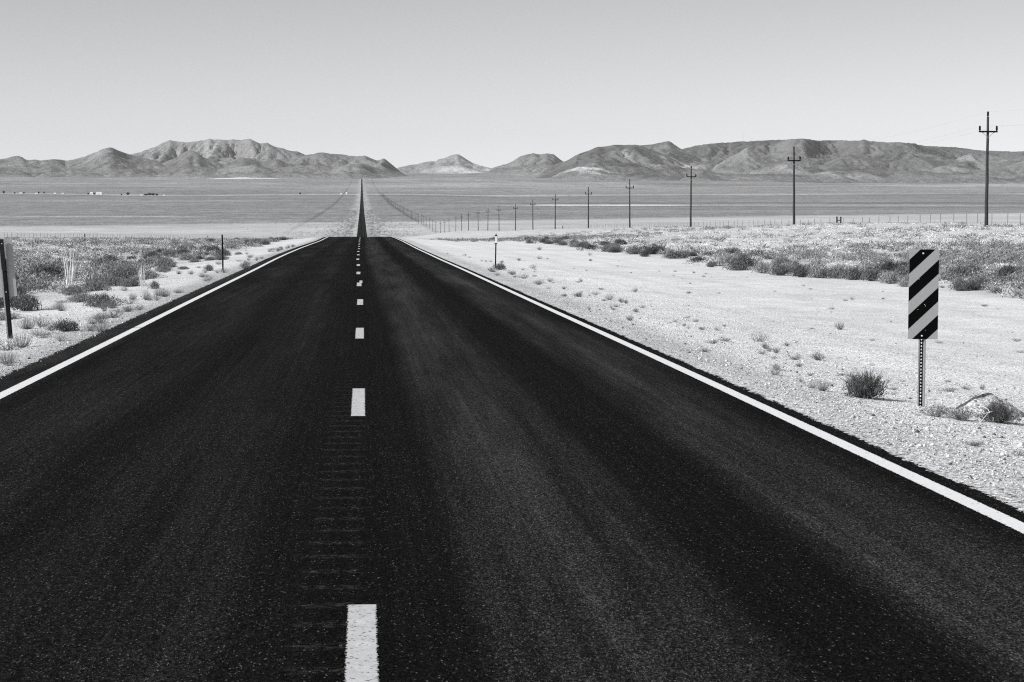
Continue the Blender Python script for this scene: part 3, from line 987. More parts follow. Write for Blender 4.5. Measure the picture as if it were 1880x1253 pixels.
# right: striped object marker facing the camera
bs_ = at_ground(1691, 747)
sign = thing('object_marker_sign', "black and pale grey diagonal striped marker sign on a perforated post at right", 'road sign',
             bs_, math.radians(-14), 'roadside marker signs')
top = (at_y(1694, 458, bs_[1])[2]-bs_[2])
web, sides = u_channel(top-.03, z0=-.15)
post = web.build('post', M['greenpost'], sign)
sides.build('sunlit_flange', M['steel'], post)  # flanges coloured pale against the dark web, sunlight painted into the tone
PW, PH = .305, .914
zc = top-PH/2
pan = MB(); plate(pan, rounded_rect(PW, PH, .006), -.006, -.003, zc, .004)
panel = pan.build('panel', M['signgrey'], sign)
st = MB()
period = .278; bw = .141
slope = .944
for k in range(-1, 5):
    lo = PH/2 - (.251+.281*k); hi = lo + bw
    poly = clip_poly(clip_poly(rounded_rect(PW-.003, PH-.003, .006), lambda p: p[1]-(slope*(p[0]+PW/2)+lo)), lambda p: (slope*(p[0]+PW/2)+hi)-p[1])
    if len(poly) >= 3:
        st.add([(.004+a, -.0072, zc+b) for a, b in poly], [tuple(range(len(poly)))])
st.build('stripes', M['signblack'], panel)
for zz in (zc+PH/2-.042, zc-PH/2+.035):
    MB().tube([(-.006, -.0075, zz), (-.006, -.014, zz), (-.006, -.017, zz)], [.0095, .0095, .005], 8).build('bolt', M['bolt'], sign)
dm = MB()
for (a, b, r) in ((-.008, zc+.005, .005), (.018, zc-.105, .004), (.025, zc-.118, .004), (-.045, zc+.155, .004), (-.05, zc-.155, .003), (.03, zc-.365, .003)):
    dm.tube([(a, -.0075, b), (a, -.0085, b)], [r, r*.7], 6)
dm.build('dent', M['bolt'], panel)
sign.rotation_euler = (0, math.radians(.35), math.radians(-3))

# left: back of a marker sign at the frame edge
bl = at_ground(20, 622)
sign2 = thing('object_marker_sign', "blank pale back of a narrow marker sign on a leaning dark post at left", 'road sign', bl, 0, 'roadside marker signs')
tp = (at_y(7, 440, bl[1])[2]-bl[2])
w2, s2 = u_channel(tp-.35, w=.07, z0=-.2, holes=False)
pm = MB()
# post seen from behind: closed web toward the camera
pm.box((0, -.030, (tp-.30)/2-.1), (.040, .004, tp-.10)); pm.box((-.026, -.014, (tp-.30)/2-.1), (.014, .030, tp-.10))
pm.box((.026, -.014, (tp-.30)/2-.1), (.014, .030, tp-.10))
p2 = pm.build('post', M['greenpost'], sign2)
sl = MB()
for i in range(int((tp-.05)/.05)):
    sl.box((-.045, -.016, -.05+i*.05), (.023, .010, .046))
sl.build('sunlit_flange', M['steel'], p2)  # pale strip paints the sunlit left edge onto the dark post
up_ = MB().box((.002, -.050, tp-.24), (.052, .034, .50)); up_.box((-.032, -.040, tp-.24), (.012, .02, .46))
up_.build('splice', M['rust'], sign2)
pan = MB(); plate(pan, rounded_rect(PW, PH, .006), .002, .005, tp-.445, .005)
pan.build('panel', M['signback'], sign2)
for zz in (tp-.06, tp-.82):
    MB().tube([(.0, -.068, zz), (.0, -.055, zz)], [.009, .009], 6).build('bolt', M['bolt'], sign2)
sign2.rotation_euler = (math.radians(.5), math.radians(-4.3), math.radians(3))


def delineator(px, pyb, pyt, lab, reflect, lean=0.0):
    b = at_ground(px, pyb)
    h = at_y(px, pyt, b[1])[2]-b[2]
    r = thing('delineator_post', lab, 'road post', b, 0, 'delineator posts along the road edges')
    m = MB().box((0, 0, h/2-.1), (.048, .012, h+.2)); m.box((.021, -.012, h/2-.1), (.006, .016, h+.2)); m.box((-.021, -.012, h/2-.1), (.006, .016, h+.2))
    m.build('post', M['greenpost'] if reflect != 'pale' else M['steel'], r)
    if reflect is True:
        q = MB(); plate(q, rounded_rect(.105, .34, .01), -.030, -.022, h-.20); q.build('backing', M['signblack'], r)
        q = MB(); plate(q, rounded_rect(.092, .262, .008), -.036, -.0315, h-.20); q.build('reflector', M['reflector'], r)
        MB().box((0, 0, h+.01), (.03, .03, .06)).build('cap', M['signblack'], r)
    elif reflect == 'disc':
        q = MB(); plate(q, [(.055*math.cos(a), .055*math.sin(a)) for a in np.linspace(0, 2*math.pi, 13)[:-1]], -.030, -.022, h-.06); q.build('reflector', M['reflector'], r)
    else:
        q = MB().box((-.030, -.005, h/2), (.008, .02, h)); q.build('edge', M['steel'], r)
    r.rotation_euler = (0, math.radians(lean), 0)
    return r


delineator(909.5, 493, 431, "dark road post topped by a tall white reflector right of the road", True, 1.2)
delineator(409.5, 497, 431, "bare dark stake with a pale left edge on the gravel left of the road", False, -.8)
delineator(741, 435, 414, "small distant road post with a white disc right of where the road crests", 'disc', .3)
delineator(584, 434, 416, "small pale distant road post left of the road crest, the nearer of two", 'pale', 0)
delineator(614, 431, 419, "smallest pale road post left of the road crest, closest to the pavement", 'pale', 0)

# ------------------------------------------------------------------ plants
def ribbons(P, wid, rng):
    """P (n,k,3) centre lines -> flat tapering ribbons"""
    n, k, _ = P.shape
    d = P[:, -1]-P[:, 0]
    d /= np.linalg.norm(d, axis=1, keepdims=True)+1e-9
    q = rng.normal(size=(n, 3))
    u = np.cross(d, q); u /= np.linalg.norm(u, axis=1, keepdims=True)+1e-9
    tp = np.linspace(1, .35, k)[None, :, None]
    off = u[:, None, :]*(wid[:, None, None]*tp*.5)
    V = np.stack([P-off, P+off], 2)          # n,k,2,3
    idx = np.arange(n*k*2).reshape(n, k, 2)
    F = np.stack([idx[:, :-1, 0], idx[:, :-1, 1], idx[:, 1:, 1], idx[:, 1:, 0]], -1).reshape(-1, 4)
    return V.reshape(-1, 3), F, n*k*2


def join(parts):
    Vs = []; Fs = []; Ks = []; o = 0
    for V, F, K in parts:
        Vs.append(V); Fs.append(F+o); Ks.append(K); o += len(V)
    return np.concatenate(Vs), np.concatenate(Fs), np.concatenate(Ks)


def shrub_geo(seed, R=.45, Hh=.42, stems=150, twigs=4, w=.010, k=4, upright=.5, flat=.5, leaf=0):
    rng = np.random.default_rng(seed)
    ph = rng.random(stems)*2*math.pi
    lobes = 1 + .22*np.sin(ph*3+seed) + .14*np.sin(ph*5+seed*2)
    rr = np.sqrt(rng.random(stems))
    r = R*rr*lobes
    h = Hh*(1-flat*rr**2)*(.62+.5*rng.random(stems))
    t = np.linspace(0, 1, k)[None, :]
    rad = r[:, None]*(t**(1-.35*upright))*(1-.12*upright*t*t)
    z = h[:, None]*(t**(1+.5*upright))
    bx = rng.normal(size=stems)*R*.12; by = rng.normal(size=stems)*R*.12
    P = np.stack([bx[:, None]+rad*np.cos(ph)[:, None], by[:, None]+rad*np.sin(ph)[:, None], z], -1)
    P[:, 1:] += rng.normal(size=P[:, 1:].shape)*R*.025
    wid = w*(.7+.7*rng.random(stems))
    V, F, _ = ribbons(P, wid, rng)
    parts = [(V, F, np.repeat(.75+.5*rng.random(stems), k*2))]
    if twigs:
        n = stems*twigs
        src = rng.integers(0, stems, n); tt = .25+.7*rng.random(n)
        i0 = np.minimum((tt*(k-1)).astype(int), k-2); fr = tt*(k-1)-i0
        b = P[src, i0]*(1-fr)[:, None]+P[src, i0+1]*fr[:, None]
        dirs = rng.normal(size=(n, 3)); dirs[:, 2] = np.abs(dirs[:, 2])+.7*upright+.2
        out = b.copy(); out[:, 2] = 0; out /= np.linalg.norm(out, axis=1, keepdims=True)+1e-6
        dirs = dirs+out*.6; dirs /= np.linalg.norm(dirs, axis=1, keepdims=True)
        L = Hh*(.12+.24*rng.random(n))
        P2 = np.stack([b, b+dirs*(L*.55)[:, None], b+dirs*L[:, None]+np.array([0, 0, 1])*(L*.15)[:, None]], 1)
        V2, F2, _ = ribbons(P2, w*(.6+.6*rng.random(n)), rng)
        parts.append((V2, F2, np.repeat(.75+.6*rng.random(n), 6)))
    if leaf:
        n = leaf
        ph = rng.random(n)*2*math.pi; cz = rng.random(n)
        rad = (.45+.55*rng.random(n)**.5)
        lob = 1+.22*np.sin(ph*3+seed)+.14*np.sin(ph*5+seed*2)
        sx = np.sqrt(1-cz**2)*rad
        c = np.stack([R*lob*sx*np.cos(ph), R*lob*sx*np.sin(ph), Hh*(.06+.86*cz*rad)], -1)
        dirs = rng.normal(size=(n, 3)); dirs[:, 2] = np.abs(dirs[:, 2])+.6
        dirs /= np.linalg.norm(dirs, axis=1, keepdims=True)
        L = Hh*(.07+.12*rng.random(n))
        P3 = np.stack([c-dirs*(L*.5)[:, None], c+dirs*(L*.5)[:, None]], 1)
        V3, F3, _ = ribbons(P3, w*1.5*(.7+.8*rng.random(n)), rng)
        parts.append((V3, F3, np.repeat(.7+.7*rng.random(n), 4)))
    V, F, K = join(parts)
    V[:, 2] = np.maximum(V[:, 2], -.02)
    return V, F, K


def plant_mesh(name, geo, mat):
    V, F, K = geo
    o = mesh_obj(name, V, F, mat, attrs={'k': K})
    return o


PROTO = {}


def plant(kind, name, geo_args, mat, loc, sx, sz, label, group=None, cat='shrub', rz=None):
    key = (kind,)
    if key not in PROTO:
        o = plant_mesh(name, shrub_geo(**geo_args), mat); PROTO[key] = o
    else:
        o = PROTO[key].copy(); COL.objects.link(o)
        for kk in list(o.keys()):
            if kk in ('label', 'category', 'group', 'kind'): del o[kk]
    o.location = tuple(map(float, loc)); o.scale = (sx, sx, sz)
    o.rotation_euler = (0, 0, random.uniform(0, 6.28) if rz is None else rz)
    return tag(o, label, cat, group)


def place_px(kind, name, args, mat, px, py, wpx, hpx, label, group=None, cat='shrub'):
    p = at_ground(px, py)
    sc = F_PX/p[1]
    R, Hh = args['R'], args['Hh']
    return plant(kind, name, args, mat, p, (wpx/sc)/(2*R*1.0), (hpx/sc)/(Hh*1.0), label, group, cat)


A_SPIKY = dict(seed=3, R=.26, Hh=.32, stems=230, twigs=4, w=.0075, k=5, upright=.9, flat=.35, leaf=500)
A_TUMBLE = dict(seed=4, R=.3, Hh=.34, stems=240, twigs=8, w=.0045, k=5, upright=.1, flat=.75, leaf=1100)
A_GRASS = dict(seed=6, R=.16, Hh=.22, stems=150, twigs=0, w=.004, k=4, upright=1.0, flat=.2, leaf=0)
A_TALL = dict(seed=8, R=.32, Hh=1.0, stems=40, twigs=0, w=.017, k=5, upright=.25, flat=.35, leaf=0)
A_WEED = dict(seed=9, R=.3, Hh=.16, stems=70, twigs=3, w=.007, k=4, upright=.2, flat=.5, leaf=90)
A_WEED2 = dict(seed=10, R=.3, Hh=.2, stems=50, twigs=4, w=.006, k=4, upright=.6, flat=.4, leaf=60)
A_SAGE = [dict(seed=20+i, R=.5, Hh=.5, stems=120, twigs=5, w=.014, k=4, upright=.6, flat=.55, leaf=650) for i in range(4)]

# the singled out plants near the road
place_px('spiky', 'desert_shrub', A_SPIKY, M['spiky'], 1585, 731, 84, 50, "spiky dark shrub on the gravel left of the striped sign, largest there", 'roadside shrubs')
place_px('tumble', 'desert_shrub', A_TUMBLE, M['spiky'], 1832, 776, 72, 42, "fine twigged rounded dark shrub right of the gravel mound behind dry white branches", 'roadside shrubs')
place_px('grass', 'grass_tuft', A_GRASS, M['weed'], 1510, 718, 32, 22, "grey grass tuft just left of the large spiky shrub", 'grass tufts by the road', 'grass tuft')
place_px('grass', 'grass_tuft', A_GRASS, M['weed'], 1490, 713, 26, 14, "paler low grass tuft at the far left of the pair beside the spiky shrub", 'grass tufts by the road', 'grass tuft')
place_px('grass', 'grass_tuft', A_GRASS, M['sage'], 268, 551, 20, 19, "small dark rounded grass tuft under the farther stand of tall straw on the left gravel", 'grass tufts by the road', 'grass tuft')
place_px('tall', 'dry_grass_clump', A_TALL, M['straw'], 128, 528, 36, 72, "tall white dry grass clump rising from the left brush, the bigger of two", 'tall dry grass clumps', 'grass clump')
place_px('tall', 'dry_grass_clump', A_TALL, M['straw'], 261, 528, 18, 46, "tall thin white dry grass clump on the left gravel, the slimmer of two", 'tall dry grass clumps', 'grass clump')
place_px('sage0', 'desert_shrub', A_SAGE[0], M['sage'], 122, 609, 52, 24, "dark wide low shrub on the left gravel between the blank sign and the road", 'roadside shrubs')
place_px('sagep', 'desert_shrub', A_SAGE[1], M['sage_pale'], 185, 564, 66, 27, "pale wispy shrub on the left gravel above the dark wide low one", 'roadside shrubs')
place_px('sage1', 'desert_shrub', A_SAGE[1], M['sage'], 48, 571, 56, 34, "dark shrub at the brush edge just right of the blank sign panel's lower corner", 'roadside shrubs')
place_px('weed2', 'weed', A_WEED2, M['weed'], 186, 610, 44, 26, "twiggy weed at the pavement edge right of the dark wide low shrub", 'roadside weeds', 'weed')
place_px('weed2', 'weed', A_WEED2, M['weed'], 15, 672, 40, 26, "grey weed at the pavement edge in the left corner below the blank sign", 'roadside weeds', 'weed')
place_px('sage2', 'desert_shrub', A_SAGE[2], M['sage_pale'], 283, 531, 22, 16, "pale shrub right of the slimmer tall dry grass clump", 'roadside shrubs')
place_px('sage2', 'desert_shrub', A_SAGE[2], M['sage_pale'], 383, 498, 20, 13, "small shrub on the left gravel just left of the bare dark stake", 'roadside shrubs')
place_px('sage3', 'desert_shrub', A_SAGE[3], M['sage_pale'], 450, 494, 20, 12, "small rounded shrub by the left pavement edge right of the bare dark stake", 'roadside shrubs')
place_px('sage0', 'desert_shrub', A_SAGE[0], M['sage_pale'], 918, 496, 26, 14, "grey shrub at the foot of the reflector topped road post", 'roadside shrubs')
place_px('weed', 'weed', A_WEED, M['weed'], 1716, 765, 70, 26, "low matted weed around the foot of the striped sign's post", 'roadside weeds', 'weed')
place_px('weed', 'weed', A_WEED, M['weed'], 1765, 772, 80, 30, "low matted weed in front of the gravel mound", 'roadside weeds', 'weed')
place_px('weed2', 'weed', A_WEED2, M['weed'], 1803, 716, 16, 14, "thin upright weed on the sand just above the gravel mound", 'roadside weeds', 'weed')
place_px('weed2', 'weed', A_WEED2, M['weed'], 1872, 837, 40, 12, "grey weed at the right edge below the rounded dark shrub", 'roadside weeds', 'weed')
small = [(1395, 628, 44, 14), (1502, 662, 28, 13), (1422, 689, 26, 14), (1444.6, 636, 12, 6), (1412.7, 646, 14, 8), (1425, 649, 16, 10), (1465, 657, 14, 7), (1467, 674, 18, 6), (1470, 702, 14, 8),
         (990.6, 459.5, 10, 5), (990, 476, 11, 5), (953, 479, 10, 4), (979, 493.5, 18, 6), (921, 483, 9, 4), (1083, 469.5, 9, 5), (1084, 480, 8, 4), (1010, 518, 14, 6), (988, 523, 26, 8), (1066.7, 518, 9, 6),
         (1166, 537, 13, 7), (1093, 541.5, 20, 5), (1062, 545.5, 22, 6), (1120, 551.5, 18, 10), (1141, 556, 14, 7), (1180, 566, 14, 5), (1082, 570, 7, 6), (1122, 566, 8, 5), (1156, 589, 16, 8), (1239, 592, 12, 4),
         (1256, 599.5, 10, 5), (1278, 592, 12, 5), (1289, 606, 16, 5), (1315.6, 607, 13, 6), (1330, 600, 9, 4), (1239.6, 500, 9, 3), (1274, 502, 7, 3), (1292, 509, 8, 3), (1267, 522, 6, 3), (1564, 551, 8, 5), (1621.7, 550, 9, 3),
         (1636, 592, 8, 3), (1542, 606, 20, 12), (1526, 574, 5, 2), (1730, 529, 12, 4), (1475, 526, 9, 3), (940, 505, 18, 7), (962, 512, 22, 8), (905, 500, 24, 8), (1640, 725, 14, 5), (1545, 690, 14, 4), (1600, 672, 10, 4)]
for i, (a, b, w_, h_) in enumerate(small):
    k = 'weed' if i % 2 else 'weed2'
    place_px(k, 'weed', A_WEED if i % 2 else A_WEED2, M['weed'], a, b, w_*1.15, h_*1.35, "small grey weed scattered on the pale sand between the right road edge and the brush", 'weeds scattered on the right sand', 'weed')
for i in range(95):
    Y = 22*math.exp(random.random()*1.9)
    s = -random.uniform(4.35, 5.3) if random.random() < .7 else -random.uniform(5.3, 7.6)
    x = s+float(xc(Y)); z = float(ground(x, Y))
    if i % 3 == 0:
        plant('grass', 'grass_tuft', A_GRASS, M['weed'], (x, Y, z), random.uniform(.7, 1.4), random.uniform(.5, 1.1), "small grey grass tuft along the left pavement edge", 'grass tufts along the left pavement edge', 'grass tuft')
    else:
        plant('weed2', 'weed', A_WEED2, M['weed'], (x, Y, z), random.uniform(.35, .9), random.uniform(.4, 1.1), "small wispy weed on the gravel left of the left edge line", 'weeds along the left pavement edge', 'weed')
for i in range(22):
    Y = 12*math.exp(random.random()*2.4)
    s = random.uniform(4.4, 6.4)
    x = s+float(xc(Y)); z = float(ground(x, Y))
    plant('weed', 'weed', A_WEED, M['weed'], (x, Y, z), random.uniform(.2, .5), random.uniform(.3, .7), "sparse weed in the gravel along the right pavement edge", 'weeds along the right pavement edge', 'weed')

for i in range(90):
    Y = 15*math.exp(random.random()*2.1)
    s = random.uniform(5.5, 16.5) if i % 3 else random.uniform(4.8, 7.5)
    x = s+float(xc(Y)); z = float(ground(x, Y)); sc = random.uniform(.12, .45)
    plant('weed' if i % 2 else 'weed2', 'weed', A_WEED, M['weed'], (x, Y, z), sc, sc*random.uniform(.5, 1.2), "small grey weed scattered on the pale sand between the right road edge and the brush", 'weeds scattered on the right sand', 'weed')
# brush rows that border the cleared verges
named_right = [(1764, 535, 34, 22), (1791, 533, 36, 16), (1829, 539, 26, 10), (1870, 537, 22, 14), (1784, 510, 44, 22), (1850, 514, 44, 24), (1660, 527, 22, 12), (1634, 521, 40, 20), (1599, 516, 34, 24), (1567, 514, 42, 20),
               (1535, 512, 40, 20), (1503, 511, 44, 20), (1471, 509, 40, 20), (1433, 506, 40, 18), (1398, 502, 30, 18), (1306, 491, 18, 10), (1368, 494, 40, 22), (1183, 472, 16, 11), (1233, 475, 30, 15), (1130, 464, 26, 12), (1070, 455, 20, 9)]
for i, (a, b, w_, h_) in enumerate(named_right):
    j = i % 4
    place_px('sage%d' % j, 'desert_shrub', A_SAGE[j], M['sage'], a, b, w_*1.15, h_*1.25, "dark shrub in the ragged row where the right sand meets the brush", 'shrubs edging the right sand')
for i in range(88):
    Y = 64*math.exp(random.random()**.8*1.65)
    s = 17.2 + abs(random.gauss(0, 3.0)) + 1.3*math.sin(Y/9.0) + (0 if Y > 90 else .8)
    x = s+float(xc(Y)); z = float(ground(x, Y))
    sc = random.uniform(.55, 1.25); j = random.randrange(4)
    plant('sage%d' % j, 'desert_shrub', A_SAGE[j], M['sage'], (x, Y, z-.02), sc, sc*random.uniform(.7, 1.15), "dark shrub in the ragged row where the right sand meets the brush", 'shrubs edging the right sand')
for i in range(95):
    Y = 33*math.exp(random.random()**.85*2.1)
    s = -(8.0 + abs(random.gauss(0, 3.2)) + .5*math.sin(Y/7.0))
    x = s+float(xc(Y)); z = float(ground(x, Y))
    sc = random.uniform(.5, 1.25); j = random.randrange(4)
    mt = M['sage']
    plant('sage%d' % j, 'desert_shrub', A_SAGE[j], mt, (x, Y, z-.02), sc, sc*random.uniform(.65, 1.1), "dark shrub in the ragged row where the left gravel meets the brush", 'shrubs edging the left gravel')

for i in range(26):
    Y = 33*math.exp(random.random()*1.3)
    s = -random.uniform(6.6, 8.0)
    x = s+float(xc(Y)); z = float(ground(x, Y)); j = 1+random.randrange(2)
    sc = random.uniform(.5, 1.0)
    plant('sagep' if j == 1 else 'sage2', 'desert_shrub', A_SAGE[j], M['sage_pale'], (x, Y, z-.02), sc, sc*random.uniform(.5, .8), "pale wispy shrub standing out on the left gravel before the dark brush row", 'pale shrubs on the left gravel')
# everything behind the rows: uncountable scrub and bunch grass, one object
def tuft_variants(n, stems, twigs, leaf, w, up, seed, Hh=.42):
    return [shrub_geo(seed=seed+i, R=.45, Hh=Hh, stems=stems, twigs=twigs, w=w, k=3, upright=up, flat=.62, leaf=leaf) for i in range(n)]


near_v = tuft_variants(5, 24, 1, 70, .026, .35, 100, .36)
far_v = tuft_variants(5, 8, 0, 26, .05, .35, 200, .34)
gr_near = tuft_variants(4, 30, 0, 50, .024, .45, 300, .18)
gr_far = tuft_variants(4, 8, 0, 22, .06, .45, 400, .19)
Vs, Fs, Ks = [], [], []; off = 0


def put_tuft(src, x, Y, z, sc, hz, alb):
    global off
    V, F, K = src[random.randrange(len(src))]
    a = random.uniform(0, 6.283); ca, sa = math.cos(a), math.sin(a)
    P = np.empty_like(V)
    P[:, 0] = (V[:, 0]*ca-V[:, 1]*sa)*sc + x; P[:, 1] = (V[:, 0]*sa+V[:, 1]*ca)*sc + Y
    P[:, 2] = V[:, 2]*hz + z
    Vs.append(P); Fs.append(F+off); Ks.append(K*alb); off += len(V)


def scatter(n, sfun, y0, y1, dens_pow=1.0, dark0=.12, amp=1.0, clump=.40):
    """n candidates drawn at once; patchy cover from noise, darker sage near the cleared verges"""
    us = np.array([random.random() for _ in range(n)])**dens_pow
    Y = y0*np.exp(us*math.log(y1/y0))
    s = np.array([(lambda v: np.nan if v is None else v)(sfun(yy)) for yy in Y])
    ok = ~np.isnan(s); Y = Y[ok]; s = s[ok]
    x = s + xc(Y); pxx = px_of(x, Y)
    n1 = fbm(s/6.5, Y/9.0, 60, 3); n2 = fbm(s/19., Y/31., 66, 3)
    z = ground_s(s, Y) - .02
    for i in range(len(Y)):
        if pxx[i] < -160 or pxx[i] > 2060: continue
        edge = min(abs(s[i]-17.5) if s[i] > 0 else abs(s[i]+8.2), 7)/7
        if n1[i] < clump + .13*(1-edge) and random.random() < .82: continue
        dark = random.random() < (dark0 + .26*(n2[i] > .54) + .16*(1-edge)**2)
        far = Y[i] > 120
        sc = random.uniform(.6, 1.5)*(1.0 if dark else .9)*amp
        alb = random.uniform(.17, .32) if dark else random.uniform(.48, .74)
        put_tuft((far_v if far else near_v) if dark else (gr_far if far else gr_near), x[i], Y[i], z[i], sc, sc*random.uniform(.65, 1.05), alb)


def s_right(Y):
    lim = .34*Y+3
    if lim < 19: return None
    lo = 18.2 + 2*math.sin(Y/9.) - 8*float(sstep(200, 290, Y))
    s = random.uniform(lo, lim)
    return s if s < 170 else None


def s_left(Y):
    lim = .20*Y+3
    if lim < 9: return None
    return -random.uniform(8.6+.6*math.sin(Y/7.), lim) if lim < 130 else -random.uniform(8.6, 130)


scatter(11500, s_right, 55, 430, .85, .13)
scatter(10500, s_left, 32, 480, .80, .20)
scatter(1700, lambda Y: random.choice((-1, 1))*(6.5+abs(random.gauss(0, 32))), 1480, 2450, .9, .55, 1.7, .3)
# dark brush where the verges run over the rise, and dark clumps beside the far road
scatter(900, lambda Y: random.uniform(9.5, 34), 225, 420, 1.0, .85, 1.0, .2)
scatter(900, lambda Y: -random.uniform(8.5, 30), 190, 480, 1.0, .85, 1.0, .2)
scatter(2300, lambda Y: random.choice((-1, 1))*(7.5+abs(random.gauss(0, 12))), 1480, 3800, .8, .75, 2.3, .35)
scrub = mesh_obj("desert_scrub", np.concatenate(Vs), np.concatenate(Fs), M['scrub'], attrs={'k': np.concatenate(Ks)})
tag(scrub, "pale bunch grass and sage scrub covering the flats on both sides of the road", 'scrub', kind='stuff')

# loose stones on the verges
Vs, Fs = [], []; off = 0
ico = np.array([(0, 0, 1), (.9, 0, .2), (.1, .95, .1), (-.85, .1, .25), (-.1, -.9, .15), (0, 0, -.6)])
ifc = np.array([(0, 1, 2), (0, 2, 3), (0, 3, 4), (0, 4, 1), (5, 2, 1), (5, 3, 2), (5, 4, 3), (5, 1, 4)])
NST = 40000
Yq = 7.5*np.exp(RNG.random(NST)*1.95)
sd_ = np.where(RNG.random(NST) < .52, 1, -1)
sq = sd_*np.where(RNG.random(NST) < .7, 4.02+np.abs(RNG.normal(0, 1.9, NST)), RNG.uniform(4.1, 13, NST))
xq = sq+xc(Yq); pq = px_of(xq, Yq)
kp = (pq > -60) & (pq < 1960)
Yq, sq, xq = Yq[kp], sq[kp], xq[kp]; NST = len(Yq)
rq = np.where(RNG.random(NST) < .97, RNG.uniform(.004, .0125, NST), RNG.uniform(.0125, .03, NST))
aq = RNG.random(NST)*6.283
J = ico[None]*(1+.5*(RNG.random((NST, 6, 3))-.5))*rq[:, None, None]
P = np.stack([J[..., 0]*np.cos(aq)[:, None]-J[..., 1]*np.sin(aq)[:, None]+xq[:, None], J[..., 0]*np.sin(aq)[:, None]+J[..., 1]*np.cos(aq)[:, None]+Yq[:, None],
              J[..., 2]*.75+(ground_s(sq, Yq)+rq*.2)[:, None]], -1)
Vs = [P.reshape(-1, 3)]; Fs = [(ifc[None]+(np.arange(NST)*6)[:, None, None]).reshape(-1, 3)]
KS = [np.repeat(RNG.choice([.12, .3, .5, .65, .72, .8, .85], NST), 6)]
stones = mesh_obj("gravel", np.concatenate(Vs), np.concatenate(Fs), M['scrub'], attrs={'k': np.concatenate(KS)})
tag(stones, "loose pale gravel stones lying along the pavement edges", 'gravel', kind='stuff')

# lump of spoil beside the marker; the sign post's shadow climbs over it
mu = np.arange(-.62, .621, .016)
MX, MY = np.meshgrid(mu, mu)
mr_ = np.sqrt((MX/.30)**2 + (MY/.33)**2)*(1+.22*(fbm(MX*3.1+9, MY*3.1+4, 130, 2)-.5))
mh_ = .165*np.exp(-np.power(mr_, 2.8)*.85)*(1+.45*(fbm(MX*5+3, MY*5, 131, 3)-.5)) + .014*(fbm(MX*26+3, MY*26, 132, 3)-.5)*(mr_ < 1.7)
mz_ = ground(MX+MOUND_P[0], MY+MOUND_P[1]) + mh_ - .035*sstep(1.1, 1.6, mr_) - .004
mnd = mesh_obj("mound", np.stack([MX+MOUND_P[0], MY+MOUND_P[1], mz_], -1).reshape(-1, 3), grid_faces(*MX.shape), M['ground'],
               attrs={'alb': (.56+.22*(fbm(MX*4, MY*4, 133, 3)-.5)).ravel(), 'spk': np.zeros(MX.size), 'grv': np.full(MX.size, .9)}, smooth=True)
tag(mnd, "low mound of pale gravel spoil beside the striped sign", kind='structure')
br = MB()
def px_branch(lst, Y, r0, r1):
    P = [at_y(a, b, Y+k*.01) for k, (a, b) in enumerate(lst)]
    br.tube(P, list(np.linspace(r0, r1, len(P))), 5)
yb_ = at_ground(1815, 777)[1]
px_branch([(1801, 775), (1806, 768), (1812, 761), (1817, 756)], yb_, .0028, .002)
px_branch([(1806, 760), (1815, 757.5), (1822, 755.5)], yb_-.02, .003, .002)
px_branch([(1817, 758), (1814, 752), (1808, 748), (1803, 746)], yb_-.01, .004, .0025)
px_branch([(1799, 776), (1798, 768), (1799, 763)], yb_+.01, .0025, .0015)
px_branch([(1823, 774), (1823.5, 769), (1823, 766)], yb_-.02, .0025, .0015)
tag(br.build('dry_branch', M['reflector']), "bleached white dry branches in front of the rounded dark shrub", 'branch')
br = MB()
ym_ = MOUND_P[1]+.05
px_branch([(1827, 741), (1817, 731), (1808, 724), (1800, 717), (1795, 710), (1791, 702)], ym_, .004, .003)
px_branch([(1815, 730), (1810, 722), (1806, 719)], ym_+.02, .003, .002)
tag(br.build('dry_branch', M['reflector']), "long bleached white dry branch arching over the back of the gravel mound", 'branch')
# ------------------------------------------------------------------ far settlement, masts
def house(px, py, wpx, hpx, white, lab, roofed=True):
    p = at_y(px, py, 7350.0); z = float(ground(p[0], 7350.0))
    k = 7350.0/F_PX
    w = wpx*k; h = hpx*k; dpt = max(w*.6, 6)
    r = thing('farm_building', lab, 'building', (p[0], 7350.0, z-.5), 0, 'far settlement buildings')
    MB().box((0, 0, h*.42), (w, dpt, h*.84)).build('wall', M['whitewall'] if white else M['greywall'], r)
    m = MB()
    a, b, c, d = -w/2-.4, w/2+.4, -dpt/2-.4, dpt/2+.4
    m.add([(a, c, h*.845), (b, c, h*.845), (b, d, h*.845), (a, d, h*.845), (a, 0, h*1.08), (b, 0, h*1.08)], [(0, 1, 5, 4), (2, 3, 4, 5), (0, 4, 3), (1, 2, 5), (3, 2, 1, 0)])
    m.build('roof', M['whitewall'] if white else M['roof'], r)
    m = MB().box((0, -dpt/2-.03, h*.3), (w*.12, .06, h*.5)); m.build('door', M['greywall'], r)
    return r


house(182, 360.5, 10, 4.6, True, "long bright white building, largest of the far settlement on the left flats")
house(168, 360.5, 5, 4.2, True, "smaller white building just left of the largest far white one")
house(38, 360.5, 4, 2.5, True, "tiny pale far building near the left edge, right of the leftmost dark trees")
house(68, 360.5, 7, 2, True, "low wide pale far building at the foot of the small hill on the far left")
house(101, 360.3, 4, 2.2, True, "tiny pale far building midway between the left edge and the large white one")
house(115, 360.3, 4, 2, True, "tiny pale far building, next on the left before the gap to the white pair")
house(260, 360, 4, 2.2, True, "tiny white far building just left of the dark tree clump")
house(301, 357, 4, 2.2, True, "tiny pale far building just right of the dark tree clump")
house(626, 359, 3, 2.5, True, "tiny white far building left of the far road, left one of two")
house(636, 359, 2.5, 4, True, "tiny tall white far building left of the far road, right one of two")
house(1045, 359.5, 6, 1.8, False, "tiny grey far building on the flats left of the fifth utility pole")


